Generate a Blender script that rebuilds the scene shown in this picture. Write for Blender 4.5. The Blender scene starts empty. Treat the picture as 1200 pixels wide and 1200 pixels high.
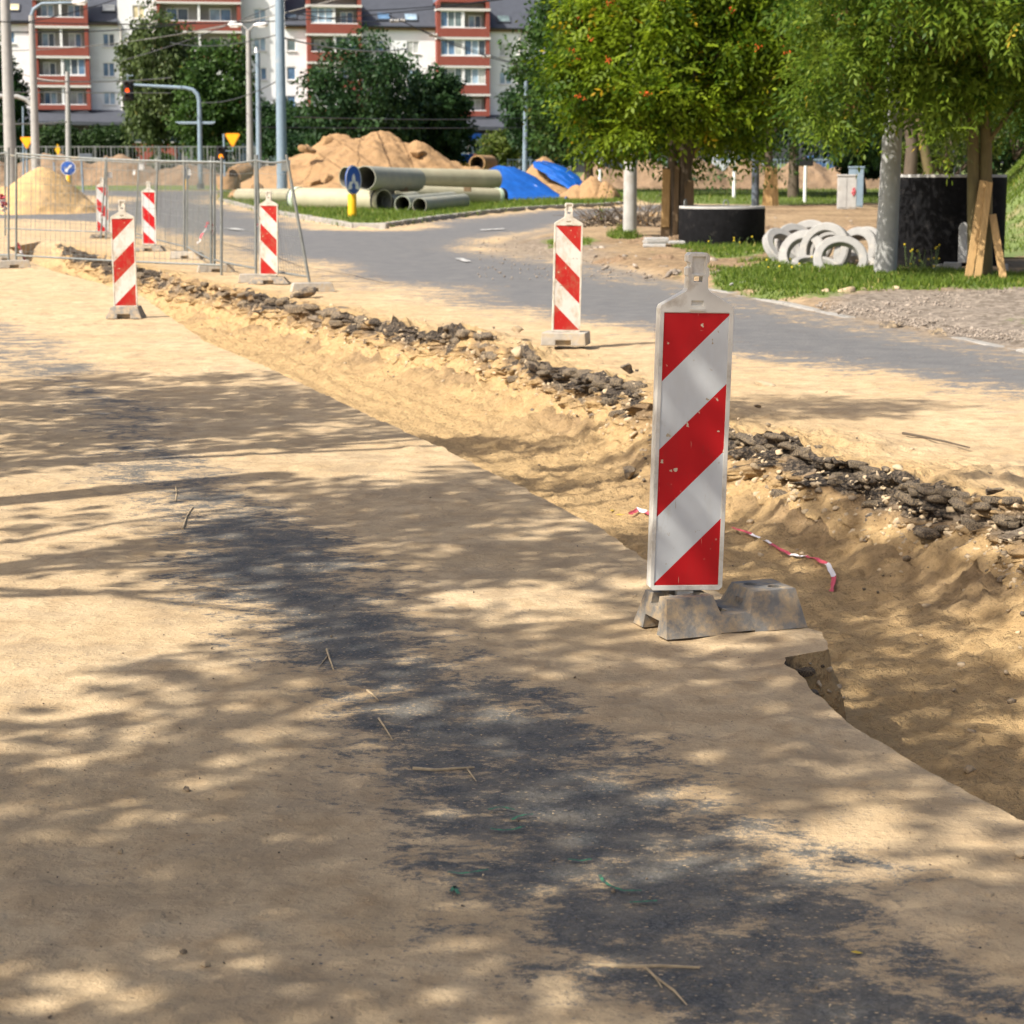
import bpy, bmesh, math, random
import numpy as np
from mathutils import Vector, Matrix, Euler

SC = bpy.context.scene
COL = SC.collection
PI = math.pi
R = math.radians

# ------------------------------------------------------------------ camera
CAM_H = 1.67
FPX = 2300.0                      # focal length in photo pixels (photo is 1200 wide)
PITCH = math.atan((600 - 204) / FPX)
cam_d = bpy.data.cameras.new('camera')
cam = bpy.data.objects.new('camera', cam_d)
COL.objects.link(cam)
cam.location = (0, 0, CAM_H)
cam.rotation_euler = (PI / 2 - PITCH, 0, 0)
cam_d.sensor_fit = 'HORIZONTAL'
cam_d.sensor_width = 24.0
cam_d.lens = 24.0 * FPX / 1200
cam_d.clip_start = 0.1
cam_d.clip_end = 2000
cam_d.dof.use_dof = True
cam_d.dof.focus_distance = 7.2
cam_d.dof.aperture_fstop = 5.0
SC.camera = cam

# ------------------------------------------------------------------ light
SUN_E, SUN_AZ = R(47), math.atan2(-0.82, -0.57)     # clockwise from +Y
SDIR = Vector((math.sin(SUN_AZ) * math.cos(SUN_E), math.cos(SUN_AZ) * math.cos(SUN_E), math.sin(SUN_E)))
world = bpy.data.worlds.new('World')
SC.world = world
world.use_nodes = True
wn = world.node_tree
bgn = wn.nodes['Background']
sky = wn.nodes.new('ShaderNodeTexSky')
sky.sky_type = 'NISHITA'
sky.sun_disc = False
sky.sun_elevation = SUN_E
sky.sun_rotation = SUN_AZ
sky.dust_density = 4.0
sky.ozone_density = 0.4
sky.air_density = 0.7
wn.links.new(sky.outputs[0], bgn.inputs[0])
bgn.inputs[1].default_value = 0.13
sun_d = bpy.data.lights.new('sun', 'SUN')
sun_d.energy = 5.0
sun_d.angle = R(0.53)
sun_d.color = (1.0, 0.94, 0.85)
sun = bpy.data.objects.new('sun', sun_d)
COL.objects.link(sun)
sun.rotation_euler = SDIR.to_track_quat('Z', 'Y').to_euler()
SC.view_settings.view_transform = 'Standard'
SC.view_settings.look = 'None'
SC.view_settings.gamma = 1
SC.view_settings.exposure = 0.6
SC.view_settings.use_curve_mapping = False

# ------------------------------------------------------------------ helpers
rnd = random.Random(5)

def G(y):
    """height of the gently rising land at distance y"""
    y = np.asarray(y, dtype=float)
    return 0.011 * np.where(y < 20, 0, np.where(y < 30, (y - 20) ** 2 / 20, y - 25))

def ray(px, py):
    cx, cy = (px - 600) / FPX, (600 - py) / FPX
    c, s = math.cos(PITCH), math.sin(PITCH)
    return Vector((cx, c + cy * s, -s + cy * c))

def at(px, py, h=0.0):
    """point on the land seen at photo pixel (px, py)"""
    d = ray(px, py)
    lo, hi = 1.0, 400.0
    for _ in range(60):
        m = (lo + hi) / 2
        if CAM_H + d.z / d.y * m - (float(G(m)) + h) > 0: lo = m
        else: hi = m
    return Vector((d.x / d.y * lo, lo, float(G(lo)) + h))

def pt(px, py, Y):
    """point at distance Y seen at photo pixel"""
    d = ray(px, py)
    return Vector((d.x / d.y * Y, Y, CAM_H + d.z / d.y * Y))

def tag(o, label=None, cat=None, group=None, kind=None):
    if label: o['label'] = label
    if cat: o['category'] = cat
    if group: o['group'] = group
    if kind: o['kind'] = kind
    return o

def empty(name, loc, rz=0.0, label=None, cat=None, group=None, kind=None):
    o = bpy.data.objects.new(name, None)
    COL.objects.link(o)
    o.empty_display_size = 0.1
    o.location = loc
    o.rotation_euler = (0, 0, rz)
    return tag(o, label, cat, group, kind)

def link_mesh(name, me, mat, parent=None, smooth=False):
    o = bpy.data.objects.new(name, me)
    COL.objects.link(o)
    if mat:
        me.materials.append(mat)
    if parent: o.parent = parent
    if smooth:
        me.polygons.foreach_set('use_smooth', np.ones(len(me.polygons), dtype=bool))
    return o

def np_mesh(name, V, F, mat, parent=None, smooth=False, attrs=None):
    """V (n,3), F (m,k) arrays"""
    V = np.ascontiguousarray(V, dtype=np.float32); F = np.ascontiguousarray(F, dtype=np.int32)
    me = bpy.data.meshes.new(name)
    me.vertices.add(len(V)); me.vertices.foreach_set('co', V.ravel())
    m, k = F.shape
    me.loops.add(m * k); me.loops.foreach_set('vertex_index', F.ravel())
    me.polygons.add(m)
    me.polygons.foreach_set('loop_start', np.arange(0, m * k, k, dtype=np.int32))
    me.polygons.foreach_set('loop_total', np.full(m, k, dtype=np.int32))
    me.update(calc_edges=True)
    for nm, arr in (attrs or {}).items():
        a = me.attributes.new(nm, 'FLOAT', 'POINT')
        a.data.foreach_set('value', np.ascontiguousarray(arr, dtype=np.float32).ravel())
    return link_mesh(name, me, mat, parent, smooth)

class MB:
    """collects shapes and links them as one mesh object"""
    def __init__(s): s.v = []; s.f = []
    def add(s, vs, fs):
        n = len(s.v); s.v += [tuple(v) for v in vs]; s.f += [tuple(i + n for i in f) for f in fs]; return s
    def box(s, c, d, rot=None):
        hx, hy, hz = d[0] / 2, d[1] / 2, d[2] / 2
        vs = [Vector((x, y, z)) for z in (-hz, hz) for y in (-hy, hy) for x in (-hx, hx)]
        if rot is not None: vs = [rot @ v for v in vs]
        c = Vector(c)
        return s.add([v + c for v in vs], [(0, 2, 3, 1), (4, 5, 7, 6), (0, 1, 5, 4), (2, 6, 7, 3), (0, 4, 6, 2), (1, 3, 7, 5)])
    def boxz(s, x0, x1, y0, y1, z0, z1):
        return s.box(((x0 + x1) / 2, (y0 + y1) / 2, (z0 + z1) / 2), (abs(x1 - x0), abs(y1 - y0), abs(z1 - z0)))
    def bar(s, a, b, w, h=None, up=(0, 0, 1)):
        a, b = Vector(a), Vector(b); h = h or w
        d = (b - a); L = d.length; d.normalize()
        u = Vector(up)
        if abs(d.dot(u)) > .98: u = Vector((0, 1, 0))
        x = d.cross(u).normalized(); z = x.cross(d)
        m = Matrix((x, d, z)).transposed()
        return s.box((a + b) / 2, (w, L, h), m)
    def tube(s, pts, r, n=8, caps=True):
        pts = [Vector(p) for p in pts]
        rs = r if isinstance(r, (list, tuple)) else [r] * len(pts)
        base = len(s.v); prev = None
        for i, p in enumerate(pts):
            d = (pts[min(i + 1, len(pts) - 1)] - pts[max(i - 1, 0)]).normalized()
            if prev is None:
                u = Vector((0, 0, 1)) if abs(d.z) < .9 else Vector((1, 0, 0))
                x = d.cross(u).normalized()
            else:
                x = (prev - d * prev.dot(d)).normalized()
            prev = x; y = d.cross(x)
            for k in range(n):
                a = 2 * PI * k / n
                s.v.append(tuple(p + (x * math.cos(a) + y * math.sin(a)) * rs[i]))
        for i in range(len(pts) - 1):
            for k in range(n):
                k2 = (k + 1) % n
                s.f.append((base + i * n + k, base + i * n + k2, base + (i + 1) * n + k2, base + (i + 1) * n + k))
        if caps:
            s.f.append(tuple(base + k for k in range(n))[::-1])
            s.f.append(tuple(base + (len(pts) - 1) * n + k for k in range(n)))
        return s
    def lathe(s, prof, n=32, close=False, M=None):
        base = len(s.v); m = len(prof)
        for k in range(n):
            a = 2 * PI * k / n
            for (r, z) in prof:
                v = Vector((r * math.cos(a), r * math.sin(a), z))
                if M is not None: v = M @ v
                s.v.append(tuple(v))
        for k in range(n):
            k2 = (k + 1) % n
            for i in range(m if close else m - 1):
                j = (i + 1) % m
                s.f.append((base + k * m + i, base + k2 * m + i, base + k2 * m + j, base + k * m + j))
        return s
    def prism(s, poly, y0, y1):
        """polygon in XZ extruded along Y"""
        n = len(poly)
        vs = [(x, y0, z) for x, z in poly] + [(x, y1, z) for x, z in poly]
        fs = [tuple(range(n)), tuple(range(2 * n - 1, n - 1, -1))]
        fs += [(i, n + i, n + (i + 1) % n, (i + 1) % n) for i in range(n)]
        return s.add(vs, fs)
    def mesh(s, name):
        me = bpy.data.meshes.new(name)
        me.from_pydata(s.v, [], s.f)
        bm = bmesh.new(); bm.from_mesh(me)
        bmesh.ops.recalc_face_normals(bm, faces=bm.faces)
        bm.to_mesh(me); bm.free()
        return me
    def build(s, name, mat, parent=None, smooth=None, bevel=0.0, bseg=2):
        me = s.mesh(name)
        o = link_mesh(name, me, mat, parent)
        if smooth is not None:
            me.polygons.foreach_set('use_smooth', np.ones(len(me.polygons), dtype=bool))
            me.set_sharp_from_angle(angle=R(smooth))
        if bevel:
            md = o.modifiers.new('bevel', 'BEVEL'); md.width = bevel; md.segments = bseg; md.limit_method = 'ANGLE'; md.angle_limit = R(35)
        return o

def dup(o, parent=None):
    c = o.copy(); COL.objects.link(c)
    if parent is not None: c.parent = parent
    for ch in list(o.children): dup(ch, c)
    return c

def carve(o, cutters):
    """subtract cutter meshes from o for good"""
    tmp = []
    for mb in cutters:
        c = bpy.data.objects.new('cutter', mb.mesh('cutter')); COL.objects.link(c); tmp.append(c)
        m = o.modifiers.new('cut', 'BOOLEAN'); m.operation = 'DIFFERENCE'; m.object = c; m.solver = 'EXACT'
    for c in tmp:
        c.parent = o.parent; c.location = o.location; c.rotation_euler = o.rotation_euler
    dg = bpy.context.evaluated_depsgraph_get()
    me = bpy.data.meshes.new_from_object(o.evaluated_get(dg))
    o.modifiers.clear()
    old = o.data; o.data = me; bpy.data.meshes.remove(old)
    for c in tmp:
        m = c.data; bpy.data.objects.remove(c); bpy.data.meshes.remove(m)

# ---- noise
def _h(ix, iy, iz, seed):
    n = (ix.astype(np.int64) * 374761393 + iy.astype(np.int64) * 668265263 + iz.astype(np.int64) * 2147483647 + seed * 974711) & 0x7fffffff
    n = ((n ^ (n >> 13)) * 1274126177) & 0x7fffffff
    n = ((n ^ (n >> 16)) * 60493) & 0x7fffffff
    return (n & 0xffff) / 65535.0

def vn(x, y, seed=0, z=None):
    x = np.asarray(x, float); y = np.asarray(y, float)
    x0, y0 = np.floor(x), np.floor(y); fx, fy = x - x0, y - y0
    fx = fx * fx * (3 - 2 * fx); fy = fy * fy * (3 - 2 * fy)
    Z = np.zeros_like(x0)
    a, b = _h(x0, y0, Z, seed), _h(x0 + 1, y0, Z, seed)
    c, d = _h(x0, y0 + 1, Z, seed), _h(x0 + 1, y0 + 1, Z, seed)
    return (a * (1 - fx) + b * fx) * (1 - fy) + (c * (1 - fx) + d * fx) * fy

def fbm(x, y, oct=4, seed=0, gain=.5):
    """about -1..1"""
    t = 0; a = 1; s = 0
    for o in range(oct):
        t = t + a * (vn(x * 2 ** o + o * 17.3, y * 2 ** o - o * 9.1, seed + o) * 2 - 1); s += a; a *= gain
    return t / s

def sstep(a, b, x):
    t = np.clip((x - a) / (b - a), 0, 1); return t * t * (3 - 2 * t)

def polysd(poly, X, Y):
    """signed distance to polygon, positive inside"""
    P = np.array([(p[0], p[1]) for p in poly], float)
    d2 = np.full(X.shape, 1e18); inside = np.zeros(X.shape, bool)
    for i in range(len(P)):
        x0, y0 = P[i]; x1, y1 = P[(i + 1) % len(P)]
        ex, ey = x1 - x0, y1 - y0
        t = np.clip(((X - x0) * ex + (Y - y0) * ey) / (ex * ex + ey * ey + 1e-12), 0, 1)
        d2 = np.minimum(d2, (X - x0 - t * ex) ** 2 + (Y - y0 - t * ey) ** 2)
        c = ((y0 > Y) != (y1 > Y))
        with np.errstate(divide='ignore', invalid='ignore'):
            xi = (x1 - x0) * (Y - y0) / (y1 - y0 + (1e-12 if y1 == y0 else 0)) + x0
        inside ^= c & (X < xi)
    d = np.sqrt(d2)
    return np.where(inside, d, -d)

# ------------------------------------------------------------------ materials
class NT:
    def __init__(s, name):
        s.m = bpy.data.materials.new(name); s.m.use_nodes = True
        s.t = s.m.node_tree; s.b = s.t.nodes['Principled BSDF']
    def n(s, typ, **kw):
        nd = s.t.nodes.new(typ)
        for k, v in kw.items(): setattr(nd, k, v)
        return nd
    def l(s, a, b): s.t.links.new(a, b)
    def coord(s, scale=(1, 1, 1), kind='Object', rot=(0, 0, 0)):
        tc = s.n('ShaderNodeTexCoord'); mp = s.n('ShaderNodeMapping')
        mp.inputs['Scale'].default_value = scale; mp.inputs['Rotation'].default_value = rot
        s.l(tc.outputs[kind], mp.inputs[0]); return mp.outputs[0]
    def noise(s, co, scale, detail=4, rough=.55, dist=0.0):
        nd = s.n('ShaderNodeTexNoise'); nd.inputs['Scale'].default_value = scale
        nd.inputs['Detail'].default_value = detail; nd.inputs['Roughness'].default_value = rough
        nd.inputs['Distortion'].default_value = dist
        s.l(co, nd.inputs['Vector']); return nd.outputs['Fac']
    def ramp(s, f, a, b, ca=(0, 0, 0, 1), cb=(1, 1, 1, 1)):
        r = s.n('ShaderNodeValToRGB'); e = r.color_ramp.elements
        e[0].position = a; e[1].position = b; e[0].color = ca; e[1].color = cb
        s.l(f, r.inputs[0]); return r.outputs[0]
    def mix(s, f, a, b, typ='MIX'):
        m = s.n('ShaderNodeMix', data_type='RGBA', blend_type=typ)
        for sock, v in ((m.inputs[0], f), (m.inputs[6], a), (m.inputs[7], b)):
            if hasattr(v, 'is_linked'): s.l(v, sock)
            elif isinstance(v, (int, float)): sock.default_value = v
            else: sock.default_value = (*v, 1)
        return m.outputs[2]
    def math(s, op, a, b=0.0, c=None, clamp=False):
        m = s.n('ShaderNodeMath', operation=op, use_clamp=clamp)
        for i, v in enumerate((a, b) if c is None else (a, b, c)):
            if hasattr(v, 'is_linked'): s.l(v, m.inputs[i])
            else: m.inputs[i].default_value = v
        return m.outputs[0]
    def attr(s, name):
        a = s.n('ShaderNodeAttribute'); a.attribute_name = name; return a.outputs['Fac']
    def bump(s, h, strength=.3, dist=.01, prev=None):
        b = s.n('ShaderNodeBump'); b.inputs['Strength'].default_value = strength; b.inputs['Distance'].default_value = dist
        s.l(h, b.inputs['Height'])
        if prev: s.l(prev, b.inputs['Normal'])
        s.l(b.outputs[0], s.b.inputs['Normal']); return b.outputs[0]
    def col(s, c):
        if hasattr(c, 'is_linked'): s.l(c, s.b.inputs['Base Color'])
        else: s.b.inputs['Base Color'].default_value = (*c, 1)
    def set(s, rough=.8, metal=0.0, spec=.5):
        s.b.inputs['Roughness'].default_value = rough; s.b.inputs['Metallic'].default_value = metal
        s.b.inputs['Specular IOR Level'].default_value = spec; return s

def simple(name, c, rough=.7, metal=0.0, var=.25, vscale=6, dirt=None, dirt_amt=.5, dscale=3, bump=.0, bscale=40, bdist=.01, spec=.4):
    """base colour with tonal variation, an optional dirt layer and fine relief"""
    t = NT(name).set(rough, metal, spec); co = t.coord()
    f = t.noise(co, vscale, 5, .6)
    c0 = tuple(x * (1 - var) for x in c); c1 = tuple(min(1, x * (1 + var)) for x in c)
    k = t.mix(t.ramp(f, .3, .7), c0, c1)
    if dirt:
        d = t.noise(co, dscale, 8, .68)
        k = t.mix(t.ramp(d, .62 - .3 * dirt_amt, .78 - .2 * dirt_amt), k, dirt)
    t.col(k)
    if bump: t.bump(t.noise(co, bscale, 6, .6), bump, bdist)
    return t.m

def leafmat(name, dark, light, yellow=None, ymin=.93, trans=.35):
    t = NT(name); t.set(.55, 0, .25)
    a = t.attr('tone')
    k = t.mix(t.ramp(a, .1, .9), dark, light)
    if yellow: k = t.mix(t.ramp(a, ymin, ymin + .03), k, yellow)
    t.col(k)
    tr = t.n('ShaderNodeBsdfTranslucent'); t.l(k, tr.inputs[0])
    ms = t.n('ShaderNodeMixShader'); ms.inputs[0].default_value = trans
    out = t.t.nodes['Material Output']
    t.l(t.b.outputs[0], ms.inputs[1]); t.l(tr.outputs[0], ms.inputs[2]); t.l(ms.outputs[0], out.inputs[0])
    return t.m

SAND = (.50, .365, .215)
def ground_material():
    t = NT('ground'); t.set(.92, 0, .2)
    co = t.coord()
    big = t.noise(co, 1.1, 5, .6); mid = t.noise(co, 7, 6, .62); fine = t.noise(co, 55, 5, .7); grit = t.noise(co, 260, 3, .7)
    sand = t.mix(t.ramp(big, .3, .72), (.57, .43, .26), (.45, .325, .18))
    sand = t.mix(t.ramp(mid, .45, .75), sand, (.36, .25, .135))
    sand = t.mix(t.math('MULTIPLY', t.ramp(fine, .55, .75), .45), sand, (.27, .185, .10))
    spk = t.noise(co, 120, 2, .5)
    sand = t.mix(t.math('MULTIPLY', t.ramp(spk, .66, .70), .55), sand, (.13, .10, .07))
    patch = t.noise(co, 2.6, 7, .7, .5)
    sand = t.mix(t.math('MULTIPLY', t.ramp(patch, .50, .60), .50), sand, (.30, .225, .14))
    sand = t.mix(t.math('MULTIPLY', t.ramp(grit, .3, .5, (1, 1, 1, 1), (0, 0, 0, 1)), .30), sand, (.28, .20, .12))
    # loose pit sand is damper and yellower
    pit = t.attr('pit')
    pcol = t.mix(t.ramp(mid, .3, .7), (.55, .38, .185), (.42, .28, .13))
    pcol = t.mix(t.math('MULTIPLY', t.ramp(fine, .5, .72), .6), pcol, (.25, .16, .08))
    sand = t.mix(pit, sand, pcol)
    # soil, gravel, grass roots
    soil = t.mix(t.ramp(mid, .35, .68), (.26, .17, .092), (.10, .07, .042))
    soil = t.mix(t.math('MULTIPLY', t.ramp(fine, .45, .7), .6), soil, (.31, .225, .135))
    sand = t.mix(t.math('ADD', t.attr('soil'), t.math('MULTIPLY', t.math('SUBTRACT', mid, .5), t.math('MULTIPLY', t.attr('soil'), .8)), clamp=True), sand, soil)
    vor = t.n('ShaderNodeTexVoronoi'); vor.inputs['Scale'].default_value = 16; t.l(co, vor.inputs['Vector'])
    grav = t.mix(.75, t.mix(t.ramp(fine, .3, .7), (.15, .12, .09), (.25, .205, .155)), t.mix(t.ramp(vor.outputs['Color'], .2, .8), (.11, .09, .07), (.29, .245, .195)))
    sand = t.mix(t.attr('gravel'), sand, grav)
    gr = t.mix(t.ramp(mid, .3, .7), (.085, .125, .03), (.16, .20, .055))
    gr = t.mix(t.math('MULTIPLY', t.ramp(fine, .5, .7), .5), gr, (.22, .21, .09))
    gm = t.math('ADD', t.attr('grass'), t.math('MULTIPLY', t.math('SUBTRACT', mid, .5), 1.2))
    sand = t.mix(t.ramp(gm, .42, .62), sand, gr)
    # worn asphalt showing through the sand: streaks run across and along the lane
    cs = t.coord((3.0, 4.0, 1), rot=(0, 0, R(12)))
    st = t.noise(cs, 1.0, 9, .66, .6); cs2 = t.coord((14, 22, 1), rot=(0, 0, R(8)))
    st2 = t.noise(cs2, 1.0, 7, .7, .3)
    s = t.math('ADD', t.math('MULTIPLY', t.math('SUBTRACT', st, .5), 1.5), t.math('MULTIPLY', t.math('SUBTRACT', st2, .5), 1.25))
    s = t.math('ADD', s, t.math('MULTIPLY', t.math('SUBTRACT', fine, .5), .55))
    am = t.math('ADD', t.attr('asphalt'), s)
    am = t.math('ADD', am, t.math('MULTIPLY', t.math('SUBTRACT', grit, .5), .7))
    mask = t.ramp(am, .42, .62)
    dst = t.noise(t.coord((2.2, 2.2, 1)), 3, 8, .75)
    vf = t.n('ShaderNodeTexVoronoi'); vf.inputs['Scale'].default_value = 42; t.l(t.coord((1, 1.6, 1)), vf.inputs['Vector'])
    flk = t.math('MULTIPLY', t.ramp(vf.outputs['Distance'], .16, .24, (1, 1, 1, 1), (0, 0, 0, 1)), t.ramp(vf.outputs['Color'], .52, .56))
    mask = t.math('MULTIPLY', mask, t.math('SUBTRACT', 1.0, t.math('MULTIPLY', flk, t.math('SUBTRACT', 1.0, t.attr('dust')))))
    asp = t.mix(t.ramp(fine, .35, .7), (.031, .037, .040), (.068, .077, .080))
    agg = t.n('ShaderNodeTexVoronoi'); agg.inputs['Scale'].default_value = 130; t.l(co, agg.inputs['Vector'])
    asp = t.mix(t.math('MULTIPLY', t.ramp(agg.outputs['Color'], .55, .75), .45), asp, (.17, .165, .16))
    asp = t.mix(t.ramp(grit, .58, .68), asp, (.25, .235, .21))
    asp = t.mix(t.math('MULTIPLY', t.ramp(st, .35, .75, (1, 1, 1, 1), (0, 0, 0, 1)), .35), asp, (.20, .17, .125))
    asp = t.mix(t.math('MULTIPLY', t.ramp(dst, .40, .66), .60), asp, (.25, .21, .15))
    # the open road is bleached and dusty
    dusty = t.mix(t.ramp(st, .3, .7), (.105, .106, .110), (.175, .170, .160))
    dusty = t.mix(t.math('MULTIPLY', t.ramp(fine, .5, .8), .4), dusty, (.11, .11, .12))
    asp = t.mix(t.attr('dust'), asp, dusty)
    k = t.mix(mask, sand, asp)
    pb = t.n('ShaderNodeTexVoronoi'); pb.inputs['Scale'].default_value = 48; t.l(co, pb.inputs['Vector'])
    pk = t.math('MULTIPLY', t.ramp(pb.outputs['Distance'], .16, .26, (1, 1, 1, 1), (0, 0, 0, 1)), t.ramp(t.noise(co, 1.7, 5, .6), .50, .66))
    pk = t.math('MULTIPLY', pk, t.ramp(pb.outputs['Color'], .45, .55))
    k = t.mix(t.math('MULTIPLY', t.math('MULTIPLY', pk, .85), t.math('SUBTRACT', 1.0, t.math('MAXIMUM', t.attr('pit'), t.attr('soil')), clamp=True)), k, (.10, .10, .108))
    # tarry crust along the broken edge
    cm = t.math('ADD', t.attr('crust'), t.math('MULTIPLY', t.math('SUBTRACT', mid, .5), 1.1))
    tar = t.mix(t.ramp(fine, .45, .65), (.030, .026, .023), (.19, .145, .10))
    k = t.mix(t.ramp(cm, .45, .62), k, tar)
    t.col(k)
    clot = t.noise(co, 21, 4, .6)
    h = t.math('ADD', t.math('MULTIPLY', t.math('ADD', mid, t.math('MULTIPLY', t.ramp(clot, .48, .66), .55)), .8), t.math('ADD', t.math('MULTIPLY', fine, .55), t.math('MULTIPLY', grit, .18)))
    bs = t.n('ShaderNodeBump'); bs.inputs['Distance'].default_value = .028
    t.l(t.math('ADD', t.math('MULTIPLY', t.attr('pit'), .6), .40, clamp=True), bs.inputs['Strength'])
    t.l(h, bs.inputs['Height']); t.l(bs.outputs[0], t.b.inputs['Normal'])
    t.l(t.ramp(mask, 0, 1, (.95, .95, .95, 1), (.72, .72, .72, 1)), t.b.inputs['Roughness'])
    return t.m

MAT = {}
MAT['ground'] = ground_material()
def sheet(name, c, wear, scr, wear_amt):
    """retro-reflective sheeting: scratches, chips and dust"""
    t = NT(name).set(.5, 0, .22); co = t.coord()
    k = t.mix(t.ramp(t.noise(co, 3, 5), .3, .7), tuple(x * .86 for x in c), tuple(min(1, x * 1.06) for x in c))
    d = t.noise(t.coord((1, 1, .6)), 9, 9, .7)
    k = t.mix(t.ramp(d, .60 - wear_amt, .74 - wear_amt * .6), k, wear)
    sc = t.noise(t.coord((70, 70, 5), rot=(0, R(38), 0)), 1.0, 4, .6)
    k = t.mix(t.math('MULTIPLY', t.ramp(sc, .68, .72), .8), k, scr)
    ch = t.noise(co, 26, 3, .5)
    k = t.mix(t.ramp(ch, .70, .72), k, scr)
    vo = t.n('ShaderNodeTexVoronoi'); vo.inputs['Scale'].default_value = 34; t.l(co, vo.inputs['Vector'])
    sp_ = t.math('MULTIPLY', t.ramp(vo.outputs['Distance'], .12, .20, (1, 1, 1, 1), (0, 0, 0, 1)), t.ramp(vo.outputs['Color'], .80, .84))
    k = t.mix(t.math('MULTIPLY', sp_, t.ramp(t.noise(co, 2.5, 2), .48, .58)), k, scr)
    grime = t.noise(t.coord((5, 5, 1.2)), 2.2, 7, .7)
    k = t.mix(t.math('MULTIPLY', t.ramp(grime, .5, .8), .35), k, wear)
    t.col(k); t.bump(t.noise(co, 30, 3), .08, .004)
    return t.m
MAT['red'] = sheet('red_sheeting', (.52, .010, .014), (.30, .03, .025), (.62, .50, .36), .02)
MAT['white'] = sheet('white_sheeting', (.60, .625, .62), (.47, .45, .39), (.40, .33, .22), .02)
MAT['red_dirty'] = sheet('dusty_red_sheeting', (.44, .018, .015), (.34, .12, .07), (.50, .38, .25), .09)
MAT['white_dirty'] = sheet('dusty_white_sheeting', (.66, .64, .58), (.45, .36, .25), (.20, .15, .09), .12)
MAT['plastic'] = simple('white_plastic', (.66, .635, .56), .5, var=.1, dirt=(.40, .34, .25), dirt_amt=.35, dscale=7, bump=.1, bscale=60, bdist=.004)
MAT['plastic2'] = simple('grubby_plastic', (.62, .58, .49), .55, var=.15, dirt=(.36, .29, .19), dirt_amt=.5, dscale=9, bump=.1, bscale=60, bdist=.004)
MAT['rubber'] = simple('recycled_block', (.19, .18, .16), .85, var=.2, vscale=20, dirt=(.42, .31, .18), dirt_amt=.66, dscale=17, bump=.5, bscale=90, bdist=.006)
MAT['foot'] = simple('concrete_foot', (.34, .31, .26), .9, var=.2, vscale=9, dirt=(.42, .32, .19), dirt_amt=.4, dscale=7, bump=.3, bscale=50)
MAT['galv'] = simple('galvanised', (.20, .215, .205), .5, .35, var=.18, vscale=9, dirt=(.30, .26, .18), dirt_amt=.2)
MAT['concrete'] = simple('concrete', (.38, .375, .355), .9, var=.16, vscale=3, dirt=(.33, .30, .25), dirt_amt=.35, dscale=2.5, bump=.25, bscale=40)
MAT['concrete_white'] = simple('pale_concrete', (.28, .275, .26), .9, var=.1, vscale=7, dirt=(.42, .38, .32), dirt_amt=.3, dscale=5, bump=.2, bscale=45)
MAT['bitumen'] = simple('bitumen_coat', (.008, .008, .009), .85, var=.35, vscale=8, dirt=(.035, .032, .03), dirt_amt=.2, dscale=5, bump=.35, bscale=25, spec=.12)
MAT['polegrey'] = simple('spun_concrete', (.33, .33, .315), .88, var=.14, vscale=4, dirt=(.30, .29, .26), dirt_amt=.3, dscale=4, bump=.2, bscale=30)
MAT['bluegrey'] = simple('blue_grey_paint', (.20, .27, .33), .5, var=.1, vscale=3, dirt=(.30, .30, .29), dirt_amt=.2, dscale=3)
MAT['darkpaint'] = simple('dark_grey_paint', (.10, .12, .14), .5, var=.15)
MAT['black'] = simple('black_plastic', (.016, .016, .017), .55, var=.2)
MAT['signblue'] = simple('blue_sign_face', (.01, .085, .38), .4, var=.08, vscale=3)
MAT['signyellow'] = simple('yellow_sign_face', (.80, .44, .01), .4, var=.06, vscale=3)
MAT['signorange'] = simple('orange_sign_rim', (.72, .26, .01), .4, var=.06)
MAT['signwhite'] = simple('white_sign_face', (.78, .78, .76), .5, var=.05)
MAT['tapered'] = simple('red_tape', (.50, .07, .09), .5, var=.15)
MAT['tapewhite'] = simple('white_tape', (.74, .70, .68), .5, var=.1)
MAT['grp'] = simple('pipe_glassfibre', (.36, .335, .225), .55, var=.12, vscale=2, dirt=(.36, .31, .21), dirt_amt=.3, dscale=3, bump=.08, bscale=20)
MAT['grpgrey'] = simple('pipe_grey_green', (.28, .285, .23), .6, var=.12, vscale=3, dirt=(.32, .27, .18), dirt_amt=.3, dscale=3)
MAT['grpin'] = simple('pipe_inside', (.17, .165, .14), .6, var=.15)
MAT['collar'] = simple('pale_green_collar', (.47, .56, .43), .5, var=.1)
MAT['tarp'] = simple('blue_tarp', (.006, .08, .34), .42, var=.22, vscale=2.5, bump=.35, bscale=4, bdist=.06, spec=.5)
MAT['wood'] = None
def wood(name, c, sc=(30, 30, 2.2)):
    t = NT(name).set(.75, 0, .3); co = t.coord(sc)
    k = t.mix(t.ramp(t.noise(co, 1, 6, .6, .4), .3, .75), c, tuple(x * .55 for x in c))
    k = t.mix(t.ramp(t.noise(t.coord(), 3, 4), .45, .75), k, tuple(x * .7 for x in c)); t.col(k)
    t.bump(t.noise(co, 1.2, 5), .3, .01); return t.m
MAT['wood'] = wood('new_board', (.58, .37, .16))
MAT['oldwood'] = wood('weathered_board', (.23, .155, .085))
MAT['bark'] = wood('bark', (.13, .10, .07), (14, 14, 4))
MAT['birchbark'] = wood('birch_bark', (.55, .53, .48), (6, 6, 12))
MAT['mossbark'] = wood('mossy_bark', (.17, .135, .06), (14, 14, 4))
MAT['stone'] = simple('stone', (.45, .345, .215), .9, var=.3, vscale=14, dirt=(.25, .2, .14), dirt_amt=.4, dscale=9, bump=.4, bscale=40)
MAT['tarchunk'] = simple('broken_asphalt', (.085, .072, .060), .92, var=.5, vscale=26, dirt=(.40, .30, .18), dirt_amt=.72, dscale=11, bump=.9, bscale=55, bdist=.02)
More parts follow.
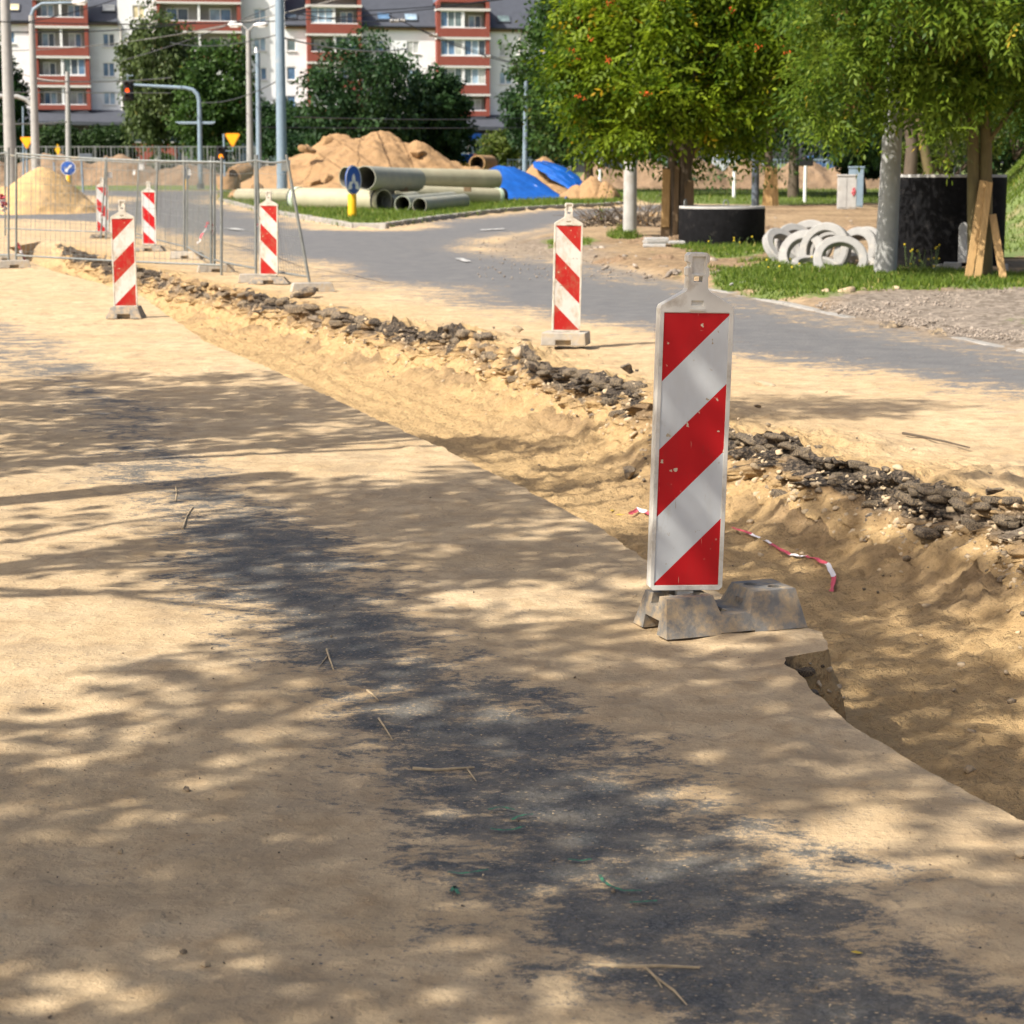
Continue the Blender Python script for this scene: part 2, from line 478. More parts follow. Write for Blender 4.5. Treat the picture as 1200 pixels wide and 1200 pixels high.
MAT['heapsand'] = simple('heap_sand', (.50, .325, .14), .95, var=.16, vscale=1.6, dirt=(.38, .255, .13), dirt_amt=.5, dscale=1.3, bump=.6, bscale=6, bdist=.08)
MAT['heapdirt'] = simple('heap_dirt', (.22, .148, .088), .95, var=.3, vscale=1.3, dirt=(.22, .155, .095), dirt_amt=.45, dscale=1.0, bump=.7, bscale=4, bdist=.12)
MAT['heapclay'] = simple('heap_clay', (.34, .208, .098), .95, var=.2, vscale=1.2, dirt=(.22, .135, .065), dirt_amt=.5, dscale=1.2, bump=.7, bscale=4, bdist=.12)
MAT['grassblade'] = leafmat('grass_blade', (.055, .105, .010), (.175, .235, .030), (.38, .33, .10), .94, .3)

# ================================================================== THE GROUND
def P(l): return [at(*p) for p in l]
NEAR_EDGE = P([(1420, 1090), (1200, 965), (1100, 908), (1002, 852)]) + [Vector((.985, 6.32, 0)), Vector((.945, 6.56, 0)), Vector((.965, 6.70, 0)), Vector((1.13, 6.80, 0))] + P(
    [(962, 742), (880, 712), (755, 655), (690, 612), (600, 565), (500, 517), (385, 465), (300, 425), (240, 400), (165, 346), (110, 330), (62, 318), (30, 304), (10, 290)])
FAR_EDGE = P([(1420, 690), (1290, 630), (1200, 600), (1050, 563), (960, 538), (870, 512), (760, 462), (660, 432), (560, 402), (480, 386), (400, 366), (300, 345), (230, 330), (165, 314), (110, 298), (60, 284), (20, 272)])
def edge(pts, y):
    return np.interp(y, [p.y for p in pts], [p.x for p in pts])
Y_TR = 44.0
rows = [-80, -30, -10, -3, 0, 1.2, 1.9]
y = 2.3
while y < 46: rows.append(y); y += .0029 * y
while y < 330: rows.append(y); y += .009 * y
ROWS = np.array(rows)
def lane_edges(y):
    xl, xr = edge(NEAR_EDGE, y), edge(FAR_EDGE, y)
    n0 = NEAR_EDGE[0]; f0 = FAR_EDGE[0]
    s0 = (NEAR_EDGE[1].x - n0.x) / (NEAR_EDGE[1].y - n0.y); s1 = (FAR_EDGE[1].x - f0.x) / (FAR_EDGE[1].y - f0.y)
    xl = np.where(y < n0.y, n0.x + (y - n0.y) * s0, xl); xr = np.where(y < f0.y, f0.x + (y - f0.y) * s1, xr)
    xr = np.maximum(xr, xl + .6)
    xl = np.where(y > 44, xl - (y - 44) * .95, xl); xr = np.where(y > 44, np.interp(np.full_like(y, 44.0), [p.y for p in FAR_EDGE], [p.x for p in FAR_EDGE]) - (y - 44) * .95, xr)
    xr = np.maximum(xr, xl + .5)
    jl = .012 * fbm(y * 3, y * 0, 3, 3) + .008 * fbm(y * 14, y * 0, 2, 4)
    jr = .10 * fbm(y * 1.1, y * 0, 2, 7) + .055 * fbm(y * 4.5, y * 0, 3, 8)
    return xl + jl, xr + jr
XL, XR = lane_edges(ROWS)
TDEPTH = (.47 + .14 * sstep(18, 32, ROWS)) * (1 - sstep(40, Y_TR, ROWS)) * sstep(-3, 1.9, ROWS)

ISLAND = P([(258, 236), (300, 247), (360, 258), (415, 267.5), (440, 268), (500, 260), (560, 252), (610, 247), (690, 243), (742, 240), (748, 232), (640, 226), (500, 224), (262, 226)])
ROAD = P([(1500, 510), (1200, 468), (1080, 452), (960, 436), (880, 422), (760, 398), (690, 388), (560, 376), (450, 354), (380, 342), (330, 326), (240, 292), (190, 268), (100, 262), (-60, 256), (-60, 250), (105, 247), (150, 232), (60, 228), (60, 222.5), (262, 224),
          (258, 236), (300, 247), (415, 268), (440, 268.5), (500, 260.5), (610, 247.5), (690, 243.5), (760, 240), (880, 240), (880, 244), (770, 249), (700, 262), (625, 278), (603, 287), (610, 293), (690, 307), (750, 322), (860, 345), (960, 365), (1040, 382), (1120, 397), (1200, 412), (1500, 470)])
VERGE = P([(604, 289), (690, 305), (750, 320), (860, 343), (960, 363), (1040, 380), (1120, 395), (1200, 410), (1560, 470), (1500, 262), (1060, 238), (880, 243), (770, 248), (705, 262), (630, 277)])
GRASS = [P(l) for l in (
    [(835, 333), (850, 322), (900, 312), (1000, 318), (1100, 322), (1200, 326), (1260, 335), (1200, 340), (1100, 344), (1010, 345), (960, 354), (900, 352), (850, 342)],
    [(790, 295), (830, 284), (905, 284), (905, 300), (850, 306)],
    [(700, 222), (1060, 222), (1060, 241), (880, 240), (760, 238)],
    [(715, 283), (735, 270), (745, 285)], [(60, 216.5), (275, 214), (275, 222.5), (150, 223.5), (85, 222)],
    [(640, 287), (690, 284), (690, 292), (645, 293)])]
GRAVEL = P([(960, 364), (985, 352), (1040, 348), (1120, 344), (1250, 340), (1500, 380), (1500, 470), (1200, 410), (1120, 396), (1040, 381)])
GRAVEL2 = P([(560, 287), (600, 285), (650, 280), (690, 286), (700, 308), (640, 306), (590, 298)])
LANE = P([(0, 372), (110, 398), (210, 470), (330, 560), (420, 650), (520, 750), (690, 840), (850, 935), (1010, 1035), (1150, 1140), (1230, 1230), (1300, 1500), (760, 1500), (700, 1210), (600, 1100), (530, 990), (450, 900), (385, 800), (310, 740), (235, 660), (150, 590), (60, 520), (0, 450), (-300, 420), (-300, 372)])

def relief(X, Y, near):
    z = G(Y)
    z = z + .006 * fbm(X * 2.2, Y * 2.2, 4, 21) + .0025 * fbm(X * 16, Y * 16, 2, 22)
    return z

def surface(X, Y, side):
    """height and material weights of the ground outside the trench"""
    z = relief(X, Y, True)
    A = {k: np.zeros_like(X) for k in ('asphalt', 'grass', 'soil', 'gravel', 'dust', 'crust', 'pit')}
    if side < 0:
        sd = polysd(LANE, X, Y) + .25 * fbm(X * .9, Y * .6, 3, 31)
        A['asphalt'] = .03 + (.70 - .22 * sstep(8, 13, Y)) * sstep(-.55, .42, sd - .25 * sstep(8, 13, Y))
        A['asphalt'] += .20 * sstep(.0, .6, fbm(X * .8 + 3, Y * .7, 3, 33)) * (X < -.4)
        A['dust'] = .75 * sstep(14, 22, Y)
        z += .012 * sstep(.1, .6, fbm(X * 5, Y * 5, 3, 37)) * sstep(.3, -.2, sd)
    else:
        xl, xr = np.repeat(XL[:, None], X.shape[1], 1), np.repeat(XR[:, None], X.shape[1], 1)
        d = X - xr
        f = np.exp(-np.maximum(d, 0) / .42) * (1 - sstep(40, 44, Y))
        lum = fbm(X * 3.1, Y * 3.1, 4, 41); fine = fbm(X * 13, Y * 13, 3, 43)
        z += f * (.05 * (lum + .25) + .028 * fine) + .012 * fine * np.exp(-np.maximum(d, 0) / 1.2)
        for (px, py, r, h) in ((525, 398, .55, .13), (470, 385, .4, .07), (620, 420, .4, .08), (700, 445, .3, .05), (960, 520, .5, .06), (1160, 560, .5, .06)):
            c = at(px, py); z += h * np.exp(-((X - c.x) ** 2 + (Y - c.y) ** 2) / r ** 2) * (1 + .5 * fine)
        A['pit'] = np.clip(f * 1.1, 0, 1)
        A['crust'] = .62 * np.exp(-np.maximum(d, 0) / .10) * sstep(-.05, .3, fbm(X * 1.5, Y * 1.5, 2, 47)) * (1 - sstep(40, 43, Y))
        A['crust'] += .34 * np.exp(-np.maximum(d, 0) / .5) * sstep(.15, .5, fbm(X * 4, Y * 4, 3, 48))
        sd = polysd(ROAD, X, Y)
        A['asphalt'] = .98 * sstep(-1.3, 3.0, sd + 1.3 * fbm(X * .35, Y * .25, 3, 51)) + .12
        A['asphalt'] -= .55 * sstep(.1, .55, fbm(X * .16 + 7, Y * .11, 3, 52)) * sstep(24, 34, Y) * (1 - sstep(58, 66, Y)) * (X < 0)
        A['dust'] = np.full_like(X, .95)
        vs = polysd(VERGE, X, Y)
        vv = sstep(-.25, .3, vs + .3 * fbm(X * .9, Y * .9, 3, 53))
        A['soil'] = np.maximum(vv * (.78 + .5 * fbm(X * .5, Y * .5, 3, 54)), sstep(82, 95, Y) * .7)
        A['asphalt'] *= (1 - .85 * vv)
        z += vv * (.07 * sstep(0, .5, vs) + .05 * fbm(X * 1.3, Y * 1.3, 4, 55) + .03 * np.maximum(0, fbm(X * 4, Y * 4, 3, 56)))
        for P_ in GRASS: A['grass'] = np.maximum(A['grass'], sstep(-.5, .45, polysd(P_, X, Y) + .5 * fbm(X * .8, Y * .8, 3, 57)))
        A['grass'] = np.maximum(A['grass'], vv * .42 * sstep(.1, .5, fbm(X * .7 + 9, Y * .7, 3, 59)))
        isd = polysd(ISLAND, X, Y)
        A['grass'] = np.maximum(A['grass'], sstep(.05, .3, isd))
        z += .12 * sstep(-.05, .12, isd)
        A['grass'] = np.maximum(A['grass'], sstep(108, 125, Y) * .75)
        gv = np.maximum(sstep(-.5, .3, polysd(GRAVEL, X, Y) + .4 * fbm(X, Y, 3, 61)), .8 * sstep(-.6, .4, polysd(GRAVEL2, X, Y) + .5 * fbm(X, Y, 3, 62)))
        edge_ = sstep(.55, .0, np.abs(vs + .25)) * (Y < 75) * .85
        A['gravel'] = np.maximum(gv, edge_)
        z += .025 * gv * fbm(X * 3, Y * 3, 4, 63)
    for k in A: A[k] = np.clip(A[k], -.6, 1.4) if k == 'asphalt' else np.clip(A[k], 0, 1)
    return z, A

def grid_faces(nr, nc, c0=0, c1=None):
    c1 = nc if c1 is None else c1
    i, j = np.meshgrid(np.arange(nr - 1), np.arange(c0, c1 - 1), indexing='ij')
    a = (i * nc + j).ravel()
    return np.stack([a, a + 1, a + nc + 1, a + nc], 1)

def sheet_mesh(name, X, Z, A):
    Y = np.repeat(ROWS[:, None], X.shape[1], 1)
    V = np.stack([X.ravel(), Y.ravel(), Z.ravel()], 1)
    return np_mesh(name, V, grid_faces(*X.shape), MAT['ground'], None, True, {k: v.ravel() for k, v in A.items()})

# near carriageway, left of the trench
BND = np.maximum(.34 * np.abs(ROWS) + 3.0, -XL + 3.0)
u = np.concatenate([[0.0], np.linspace(0, 1, 230) ** .85])
X = (-BND)[:, None] + (XL + BND)[:, None] * u[None, :]; X[:, 0] = -160
YY = np.repeat(ROWS[:, None], X.shape[1], 1)
Zl, Al = surface(X, YY, -1)
tag(sheet_mesh('carriageway', X, Zl, Al), kind='structure')
ZL_EDGE = Zl[:, -1]
# open road, verges and everything right of the trench
u = np.concatenate([np.linspace(0, 1, 250) ** 1.35, [1.0]])
BR = np.maximum(.34 * np.abs(ROWS) + 3.0, XR + 1.5)
X = XR[:, None] + (BR - XR)[:, None] * u[None, :]; X[:, -1] = 160
Zr, Ar = surface(X, YY[:, :1] + 0 * X, 1)
tag(sheet_mesh('road', X, Zr, Ar), kind='structure')
ZR_EDGE = Zr[:, 0]
# the trench between them: near wall, floor, sloping broken far wall
def worley(x, y, seed=0):
    x, y = np.broadcast_arrays(np.asarray(x, float), np.asarray(y, float))
    x0, y0 = np.floor(x), np.floor(y); f1 = np.full(x.shape, 9.0); f2 = f1.copy(); cid = np.zeros(x.shape)
    for dx in (-1, 0, 1):
        for dy in (-1, 0, 1):
            cx, cy = x0 + dx, y0 + dy; Zz = np.zeros_like(cx)
            px_, py_ = cx + _h(cx, cy, Zz, seed), cy + _h(cx, cy, Zz, seed + 5)
            d = np.hypot(px_ - x, py_ - y); m_ = d < f1
            f2 = np.where(m_, f1, np.minimum(f2, d)); cid = np.where(m_, _h(cx, cy, Zz, seed + 9), cid); f1 = np.where(m_, d, f1)
    return f1, f2, cid
nL, nF, nW = 14, 78, 96
yy = ROWS[:, None]
t = np.linspace(0, 1, nL)[None, :]
rough = fbm(yy * 9 + 0 * t, t * 3 + 0 * yy, 3, 71)
notch = np.exp(-((yy - 6.5) / .42) ** 2)
XLw = XL[:, None] + t * (.05 + .05 * notch) + np.sin(t * PI) * (.035 + .06 * notch) * (rough + .3 * notch * fbm(yy * 30 + 0 * t, t * 8 + 0 * yy, 2, 70))
ZLw = ZL_EDGE[:, None] * (1 - t) + (G(yy) - TDEPTH[:, None]) * t
CLw = .70 * sstep(.55, .1, t) * sstep(-.5, .2, fbm(yy * 2.2 + 0 * t, 0 * t + 0 * yy, 2, 72)) * (1 - sstep(38, 42, yy)) + .38 * np.exp(-((yy - 6.5) / .42) ** 2) * sstep(.5, .2, t)
wid = (.23 + .11 * fbm(yy * .7, 0 * yy, 2, 73)) * (1 - sstep(40, 44, yy)) + .05
s = np.linspace(0, 1, nF)[None, :]
x0 = XLw[:, -1:]; x1 = XR[:, None] - wid
XF = x0 + (x1 - x0) * s
YF = yy + 0 * XF
across = XF - x0
amp = (1 - sstep(40, 44, yy))
lumps = .030 * fbm(XF * 2.4, YF * 2.4, 4, 74) + .020 * fbm(XF * 9, YF * 9, 3, 75) + .014 * np.maximum(0, fbm(XF * 22, YF * 22, 2, 76))
ruts = .009 * np.sin(across * 21 + 1.5 * fbm(XF * .6, YF * .4, 2, 77)) * sstep(.15, .4, across) * sstep(0, .4, fbm(XF * .7, YF * .4, 2, 78) + .25)
tread = .010 * np.sin(YF * 30 + 6 * across) * sstep(.3, .8, np.sin(across * 9 + 1))
lumps = lumps + .010 * fbm(XF * 34, YF * 34, 2, 80)
talus = .15 * np.exp(-(x1 - XF) / .30) + .05 * np.exp(-across / .12)
ZF = G(YF) - TDEPTH[:, None] + amp * (lumps + ruts + tread + talus * (1 + .5 * fbm(XF * 3, YF * 3, 3, 79)))
nearw = np.exp(-(x1 - XF) / .32) * amp
q1, q2, q3 = worley(XF * 8 + .3 * fbm(XF * 5, YF * 5, 2, 90), YF * 8, 91); q4, q5, q6 = worley(XF * 19, YF * 19, 92)
ZF = ZF + nearw * (.085 * np.clip(.6 - q1, 0, 1) * q3 * 1.6 + .05 * np.clip(.6 - q4, 0, 1) * q6 * 1.5) + amp * .022 * np.clip(.55 - q4, 0, 1) * (q6 > .6)
ZF[:, 0] = ZLw[:, -1]
t = np.linspace(0, 1, nW)[None, :]
prof = np.interp(t[0], [0, .18, .45, .68, .80, .86, 1], [0, .34, .66, .90, 1.04, .97, 1.0])[None, :]
c1 = fbm(yy * 3.2 + 0 * t, t * 2.2 + 0 * yy, 3, 81); c2 = fbm(yy * 10 + 0 * t, t * 6 + 0 * yy, 3, 82); c3 = fbm(yy * 26 + 0 * t, t * 13 + 0 * yy, 2, 83)
fade = np.sin(np.clip(t, 0, 1) * PI) ** .5
c4 = 1 - 2 * np.abs(fbm(yy * 5 + 2 * t, t * .8 + 0 * yy, 3, 87)); c5 = np.abs(fbm(yy * 17 + 0 * t, t * 9 + 0 * yy, 3, 88))
arc = yy * 1.045
hh = t * TDEPTH[:, None] * 1.25
w1, w2_, id1 = worley(arc * 7 + .5 * c2, hh * 8 + .4 * c3, 61); w3, w4, id3 = worley(arc * 17 + .3 * c3, hh * 19, 63)
stony = sstep(-.55, .05, fbm(yy * .9 + t * .5, t * 1.4 + 0 * yy, 2, 65)) * sstep(.02, .25, t)
CH = -stony * (.115 * np.clip(.62 - w1, 0, 1) * (.4 + id1) * 1.6 + .055 * np.clip(.6 - w3, 0, 1) * (.3 + id3) * 1.5) + .05 * stony
# upper tarry layer breaks off in blocks and stands proud
w5, w6, id5 = worley(arc * 5, t * 3.2 + 0 * yy, 67)
CH = CH - .11 * sstep(.70, .80, t + .04 * c2) * (id5 - .25) * sstep(.0, .12, w6 - w5)
XW = x1 + wid * prof + amp * fade * (.11 * c1 + .06 * c2 + .03 * c3 + .06 * (c4 - .6) + .04 * (c5 - .3) + CH)
zb = ZF[:, -1:]
ZW = zb + (ZR_EDGE[:, None] - zb) * t + amp * fade * (.03 * c2 + .012 * c3)
XW[:, -1] = XR; ZW[:, -1] = ZR_EDGE; XW[:, 0] = XF[:, -1]; ZW[:, 0] = ZF[:, -1]
CW = .86 * sstep(.46, .74, t + .16 * c2 + .25 * (id1 - .5)) * sstep(-.55, .0, fbm(yy * 1.1 + 0 * t, 0 * t + 0 * yy, 3, 84)) * amp
CW = CW + .6 * sstep(.05, .4, fbm(yy * 2.5 + 0 * t, t * 2 + 0 * yy, 3, 85)) * sstep(.2, .5, t) * amp
X = np.concatenate([XLw, XF[:, 1:], XW[:, 1:]], 1); Z = np.concatenate([ZLw, ZF[:, 1:], ZW[:, 1:]], 1)
Cr = np.concatenate([CLw + 0 * XLw, 0 * XF[:, 1:], CW[:, 1:]], 1)
At = {k: np.zeros_like(X) for k in ('asphalt', 'grass', 'soil', 'gravel', 'dust')}
At['crust'] = Cr; At['pit'] = np.ones_like(X) * amp
At['asphalt'] -= .6 * amp
At['soil'] = np.concatenate([0 * XLw, (.75 * nearw * sstep(-.3, .3, fbm(XF * 1.6, YF * 1.6, 3, 93)))[:, 1:], (.85 * sstep(.15, .5, t[:, 1:] + .12 * c1[:, 1:]) * sstep(-.6, .1, c1[:, 1:] + c2[:, 1:]) * amp)], 1)
At['gravel'] = np.concatenate([0 * XLw, 0 * XF[:, 1:], .85 * sstep(.35, .6, t[:, 1:]) * sstep(.95, .8, t[:, 1:]) * sstep(-.1, .4, c1[:, 1:]) * amp], 1)
trench = tag(sheet_mesh('trench', X, Z, At), kind='structure')

def road_z(x, y):
    """ground height outside the trench at a point"""
    i = int(np.searchsorted(ROWS, y)); i = max(1, min(len(ROWS) - 1, i))
    return float(G(y))
def trench_z(x, y):
    i = int(np.argmin(np.abs(ROWS - y)))
    j = int(np.argmin(np.abs(X[i] - x))); return float(Z[i, j])
def wall_point(y, t):
    i = int(np.argmin(np.abs(ROWS - y))); j = int(round(t * (nW - 1)))
    return Vector((XW[i, j], ROWS[i], ZW[i, j]))

# ---- rocks
ICO_V = None
def ico(sub=1):
    bm = bmesh.new(); bmesh.ops.create_icosphere(bm, subdivisions=sub, radius=1)
    v = np.array([tuple(x.co) for x in bm.verts]); f = np.array([[q.index for q in p.verts] for p in bm.faces]); bm.free(); return v, f
ICO1, ICO2, ICO3 = ico(1), ico(2), ico(3)
def rock_verts(base, size, seed, rough=.3, freq=1.7):
    v = base[0].copy(); r = random.Random(seed)
    o = np.array([r.uniform(0, 50) for _ in range(3)])
    n = fbm(v[:, 0] * freq + o[0] + v[:, 2] * 1.3, v[:, 1] * freq + o[1] - v[:, 2] * .9, 3, seed)
    # flatten against random planes so that the stone has faces
    for _ in range(9):
        d = np.array([r.gauss(0, 1) for _ in range(3)]); d /= np.linalg.norm(d)
        lim = r.uniform(.38, .74); k = v @ d
        v = v - np.outer(np.maximum(0, k - lim), d)
    v = v * (1 + rough * n[:, None]) * np.array(size)
    e = Euler((r.uniform(-.4, .4), r.uniform(-.4, .4), r.uniform(0, 6.3))).to_matrix()
    return v @ np.array(e).T
class Rocks:
    def __init__(s): s.V = []; s.F = []; s.n = 0
    def add(s, base, p, size, seed, rough=.3):
        v = rock_verts(base, size, seed, rough) + np.array(p); s.V.append(v); s.F.append(base[1] + s.n); s.n += len(v)
    def build(s, name, mat, parent=None): return np_mesh(name, np.concatenate(s.V), np.concatenate(s.F), mat, parent, False)
r = random.Random(11)
rk, rk2 = Rocks(), Rocks()
for i in range(4300):
    y = 6.5 * math.exp(r.random() * math.log(36 / 6.5)); t_ = min(.99, abs(r.gauss(.45, .3)))
    p = wall_point(y, t_)
    sz = r.choice([.009, .012, .017, .024, .034]) * r.uniform(.7, 1.3) * (1 if r.random() < .96 else 1.7)
    (rk if r.random() < .80 else rk2).add(ICO2 if sz > .012 else ICO1, p + Vector((.35 * sz, .1 * sz, -.1 * sz)), (sz, sz * r.uniform(.6, 1), sz * r.uniform(.5, .8)), i)
for i in range(420):                                    # crumbs on the sand beside the cut and on the floor
    y = 5.2 * math.exp(r.random() * math.log(30 / 5.2)); k = int(np.argmin(np.abs(ROWS - y)))
    if r.random() < .5: x = XR[k] + abs(r.gauss(0, .45)); z = ZR_EDGE[k] - .01
    else: x = x1[k, 0] - abs(r.gauss(0, .35)); z = trench_z(x, y)
    sz = r.choice([.006, .01, .016, .024]) * r.uniform(.7, 1.3)
    (rk if r.random() < .5 else rk2).add(ICO1, (x, y, z + sz * .3), (sz, sz, sz * .7), 9000 + i)
tag(rk.build('rubble', MAT['stone']), kind='stuff')
tag(rk2.build('asphalt_rubble', MAT['tarchunk']), kind='stuff')
grit = Rocks(); grit2 = Rocks()
for i in range(2200):                                    # specks of grit on the near carriageway
    y = 3.3 * math.exp(r.random() * math.log(14 / 3.3)); x = r.uniform(-.32 * y, float(edge(NEAR_EDGE, y)) - .05)
    sz = r.choice([.0015, .002, .003, .004]) * r.uniform(.7, 1.2) * (1 if r.random() < .98 else 2)
    (grit if i % 3 else grit2).add(ICO1, (x, y, .003), (sz, sz, sz * .7), 12000 + i)
tag(grit.build('grit', MAT['tarchunk']), kind='stuff'); tag(grit2.build('pebbles', MAT['stone']), kind='stuff')

# slabs of the old asphalt layer that hang out of the far wall: pieces of the trench
slab_meshes = []
for i in range(7):
    b_ = ICO3[0]; b_ = np.sign(b_) * np.abs(b_) ** .5; b_[:, :2] += .22 * fbm(b_[:, :2] * 1.3 + i * 7, b_[:, 1:] * 1.3, 2, 310 + i)
    nz = fbm(b_[:, 0] * 2.6 + i * 5 + b_[:, 2], b_[:, 1] * 2.6 - b_[:, 2], 3, 300 + i)
    v = b_ * (1 + .22 * nz[:, None]) * np.array([1, .72, .26]) * .8
    o = np_mesh('asphalt_slab', v, ICO3[1], MAT['tarchunk']); slab_meshes.append(o.data); bpy.data.objects.remove(o)
def slab(p, s, rz, tilt=0):
    o = bpy.data.objects.new('asphalt_slab', slab_meshes[r.randrange(7)]); COL.objects.link(o)
    o.parent = trench; o.location = p; o.scale = (s, s * r.uniform(.7, 1), s * r.uniform(.8, 1.3)); o.rotation_euler = (r.uniform(-.2, .2) + tilt, r.uniform(-.2, .2), rz)
for (xa, xb, n, s) in ((510, 590, 15, .19), (600, 760, 40, .16), (860, 960, 24, .14), (960, 1060, 12, .11), (1060, 1200, 26, .12), (345, 470, 15, .22), (160, 330, 18, .24)):
    for k in range(n):
        px = xa + (xb - xa) * (k + r.random()) / n
        q = at(px, np.interp(px, [165, 230, 300, 400, 480, 560, 660, 760, 870, 960, 1050, 1200], [314, 330, 345, 366, 386, 402, 432, 462, 512, 538, 563, 600]))
        w = wall_point(q.y, 1 - abs(r.gauss(.06, .20)) if r.random() < .9 else r.uniform(.2, .7)); ss = s * r.uniform(.5, 1.1)
        slab(w + Vector((.25 * ss, 0, -.012)), ss, 1.87 + r.uniform(-.5, .5))

# broken lip in front of the large guide board
for k in range(9):
    y_ = 6.28 + .075 * k + r.uniform(-.02, .02); i_ = int(np.argmin(np.abs(ROWS - y_)))
    slab(Vector((XL[i_] - .01 + r.uniform(-.015, .02), y_, -.035 - r.uniform(0, .03))), r.uniform(.035, .06), r.uniform(0, 3))
nr_ = Rocks()
for k in range(160):
    y_ = r.uniform(6.2, 6.85); i_ = int(np.argmin(np.abs(ROWS - y_))); j_ = r.randrange(1, nL)
    s_ = r.choice([.006, .009, .013, .018]); nr_.add(ICO2, (XLw[i_, j_] - .004, y_, ZLw[i_, j_]), (s_, s_ * .8, s_ * .7), 7000 + k)
tag(nr_.build('crumbled_edge', MAT['stone']), kind='stuff')

# ================================================================== GUIDE BOARDS
def board_mesh_body(detailed):
    w = .137
    # outline: shouldered plate with a carrying handle
    pts = [(-w + .012, .0), (w - .012, .0), (w, .012), (w, 1.035), (w - .006, 1.048), (.045, 1.098), (.038, 1.108), (.036, 1.150),
           (.040, 1.156), (.040, 1.180), (.030, 1.186), (.030, 1.198), (.040, 1.204), (.040, 1.226), (.030, 1.236), (-.030, 1.236), (-.040, 1.226), (-.040, 1.204), (-.030, 1.198), (-.030, 1.186), (-.040, 1.180), (-.040, 1.156),
           (-.036, 1.150), (-.038, 1.108), (-.045, 1.098), (-w + .006, 1.048), (-w, 1.035), (-w, .012)]
    return MB().prism(pts, -.030, .030)
def stripes(root, mirror, red, white):
    """five diagonal bands of sheeting, each its own sheet"""
    W, H = .242, 1.0
    def clip(c0, c1):
        # region c0 <= u + v <= c1 with u in 0..W across and v in 0..H down
        k = W
        poly = [(0, 0), (W, 0), (W, H), (0, H)]
        for sgn, c in ((1, c0), (-1, c1)):
            out = []
            for i in range(len(poly)):
                a, b = poly[i], poly[(i + 1) % len(poly)]
                da, db = sgn * (a[0] + a[1] - c), sgn * (b[0] + b[1] - c)
                if da >= -1e-9: out.append(a)
                if (da > 1e-9 and db < -1e-9) or (da < -1e-9 and db > 1e-9):
                    t = da / (da - db); out.append((a[0] + t * (b[0] - a[0]), a[1] + t * (b[1] - a[1])))
            poly = out
        return poly
    for i in range(5):
        p = clip(i * .2485, (i + 1) * .2485)
        q = [((-1 if mirror else 1) * (x - W / 2), 1.020 - z) for x, z in p]
        MB().prism(q, -.0265, -.0235).build('red_stripe' if i % 2 == 0 else 'white_stripe', red if i % 2 == 0 else white, root)

def guide_board(name_label, loc, rz, roll, mirror, base, dirty, group='red and white guide boards', height=1.0):
    root = empty('guide_board', loc, rz, name_label, 'guide board', group)
    zb = .150 if base == 'long' else .125
    hold = bpy.data.objects.new('board', board_mesh_body(True).mesh('board'))
    COL.objects.link(hold); hold.parent = root
    hold.data.materials.append(MAT['plastic2' if dirty else 'plastic'])
    cut = [MB().boxz(-.121, .121, -.05, -.0245, .018, 1.022),                      # recess for the sheeting
           MB().boxz(-.0165, .0165, -.1, .1, 1.132, 1.152),                        # slot under the grip
           MB().boxz(-.024, .024, -.05, -.020, 1.160, 1.222),                      # pocket of the grip
           MB().boxz(-.022, .022, -.05, -.022, 1.048, 1.064)]                      # slot in the shoulder
    carve(hold, cut)
    md = hold.modifiers.new('bevel', 'BEVEL'); md.width = .005; md.segments = 2; md.limit_method = 'ANGLE'; md.angle_limit = R(40)
    MB().boxz(-.028, .028, -.037, -.0305, 1.030, 1.037).build('ledge', MAT['plastic2' if dirty else 'plastic'], hold)
    hold.location = (0, 0, zb); hold.rotation_euler = (0, roll, 0)
    stripes(hold, mirror, MAT['red_dirty' if dirty else 'red'], MAT['white_dirty' if dirty else 'white'])
    MB().boxz(-.030, .030, -.020, .020, -.10, .006).build('foot_peg', MAT['plastic2' if dirty else 'plastic'], hold)
    return root

